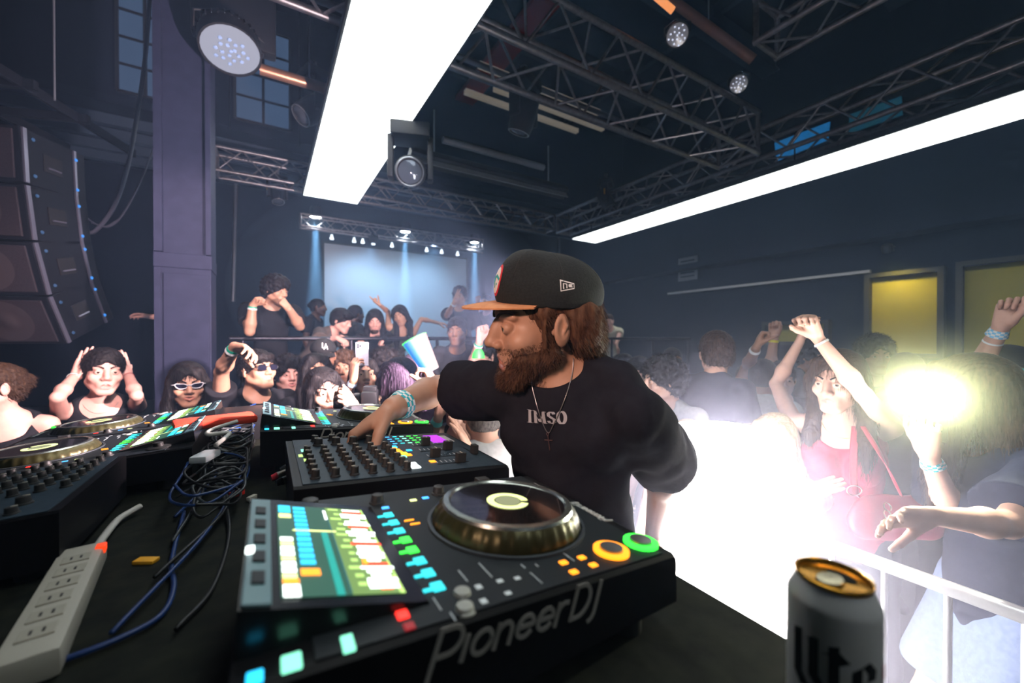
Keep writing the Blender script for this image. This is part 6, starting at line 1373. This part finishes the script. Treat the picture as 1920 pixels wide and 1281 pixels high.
q = V(.05, .55, 3.30); dq = V(-.25, 1.7, -.98); par_can('added pink white wash lamp high over the decks, aimed at the crowd on the left', q, dq, .10, .17); light('added_crowd_wash', 'SPOT', q + nrm(dq) * .06, 620, (1., .74, .76), q + dq, spot_size=math.radians(52), spot_blend=.45, shadow_soft_size=.07)  # unseen overhead lamp added to brighten the left crowd
b = MB(); b.tube(q + V(0, 0, .12), V(q[0], q[1], ZC - .3), .012, n=8); tag(b.build('added_drop_pipe', m_pipe, smooth='auto'), 'thin drop pipe carrying the added pink white wash lamp over the decks', 'pipe')
for o in [o for o in bpy.data.objects if o.name.split('.')[0] in ('copper_pipe', 'amber_tube', 'rusty_pipe')]:
    vs_ = [v.co for v in o.data.vertices]; c_ = sum(vs_, Vector()) / len(vs_); b = MB(); b.tube(V(c_), V(c_[0], c_[1], ZC - .01), .008, n=6); b.build('hanger', m_pipe, o)
# ---------------------------------------------------------------- haze
def haze(name, shape, dens, color, label, g=.2):
    o = shape; m = bpy.data.materials.new(name); m.use_nodes = True; nt = m.node_tree; nt.nodes.clear()
    out = nt.nodes.new('ShaderNodeOutputMaterial'); vs = nt.nodes.new('ShaderNodeVolumeScatter')
    vs.inputs['Color'].default_value = (*color, 1); vs.inputs['Density'].default_value = dens; vs.inputs['Anisotropy'].default_value = g
    nt.links.new(vs.outputs[0], out.inputs['Volume']); o.data.materials.append(m)
    o['kind'] = 'stuff'; o['label'] = label; o['category'] = 'haze'; return o
b = MB(); b.box((-.95, YF + .02, .01), (XR - .02, YB - .01, 3.95)); haze('haze', b.build('haze', []), .011, (.38, .60, 1.), 'thin blue stage haze filling the room')
def soft_puff(name, c, r, d, col, label, pw=1.5):
    """smoke that thins out towards its edge"""
    Q = SDF(); Q.ell((0, 0, 0), r); v, f = Q.mesh(.08); o = np_mesh(name, v, f, []); o.location = c
    haze(name, o, d, col, label); nt = o.data.materials[0].node_tree; N = nt.nodes.new; L = nt.links.new
    vs = [n for n in nt.nodes if n.type == 'VOLUME_SCATTER'][0]; tc = N('ShaderNodeTexCoord'); dv = N('ShaderNodeVectorMath'); dv.operation = 'DIVIDE'; dv.inputs[1].default_value = tuple(r); ln = N('ShaderNodeVectorMath'); ln.operation = 'LENGTH'
    mr = N('ShaderNodeMapRange'); mr.inputs['From Min'].default_value = 1.; mr.inputs['From Max'].default_value = 0.; pwn = N('ShaderNodeMath'); pwn.operation = 'POWER'; pwn.inputs[1].default_value = pw; ml = N('ShaderNodeMath'); ml.operation = 'MULTIPLY'; ml.inputs[1].default_value = d
    L(tc.outputs['Object'], dv.inputs[0]); L(dv.outputs[0], ln.inputs[0]); L(ln.outputs['Value'], mr.inputs['Value']); L(mr.outputs['Result'], pwn.inputs[0]); L(pwn.outputs[0], ml.inputs[0]); L(ml.outputs[0], vs.inputs['Density'])
def puff(name, c, r, d, col, label): Q = SDF(); Q.ell(c, r); v, f = Q.mesh(.07); haze(name, np_mesh(name, v, f, []), d, col, label)
soft_puff('haze_puff', (1.10, .60, 1.0), (.66, .76, .84), 1.25, (.82, .78, 1.), 'dense puff of smoke around the glaring light column, shaped to stand for its flare')  # stage smoke, also stretched forward to veil the dj like lens flare
soft_puff('haze_cloud', (2.5, 1.9, 1.1), (2.3, 2.6, 1.9), .095, (.70, .72, 1.), 'wide lavender cloud of smoke over the crowd on the right')
soft_puff('flash_halo_haze', tuple(FLP + CF * .02), (.30, .30, .30), 1.2, (.95, 1., .62), 'small patch of smoke added around the phone flash for its yellowish halo', 2.)  # yellowish smoke put in to give the flash its glare halo
puff('haze_bank', (2.6, 7.9, 2.6), (3.2, 1.5, 2.2), .07, (.45, .72, 1.), 'bluish bank of smoke under the far spotlights')
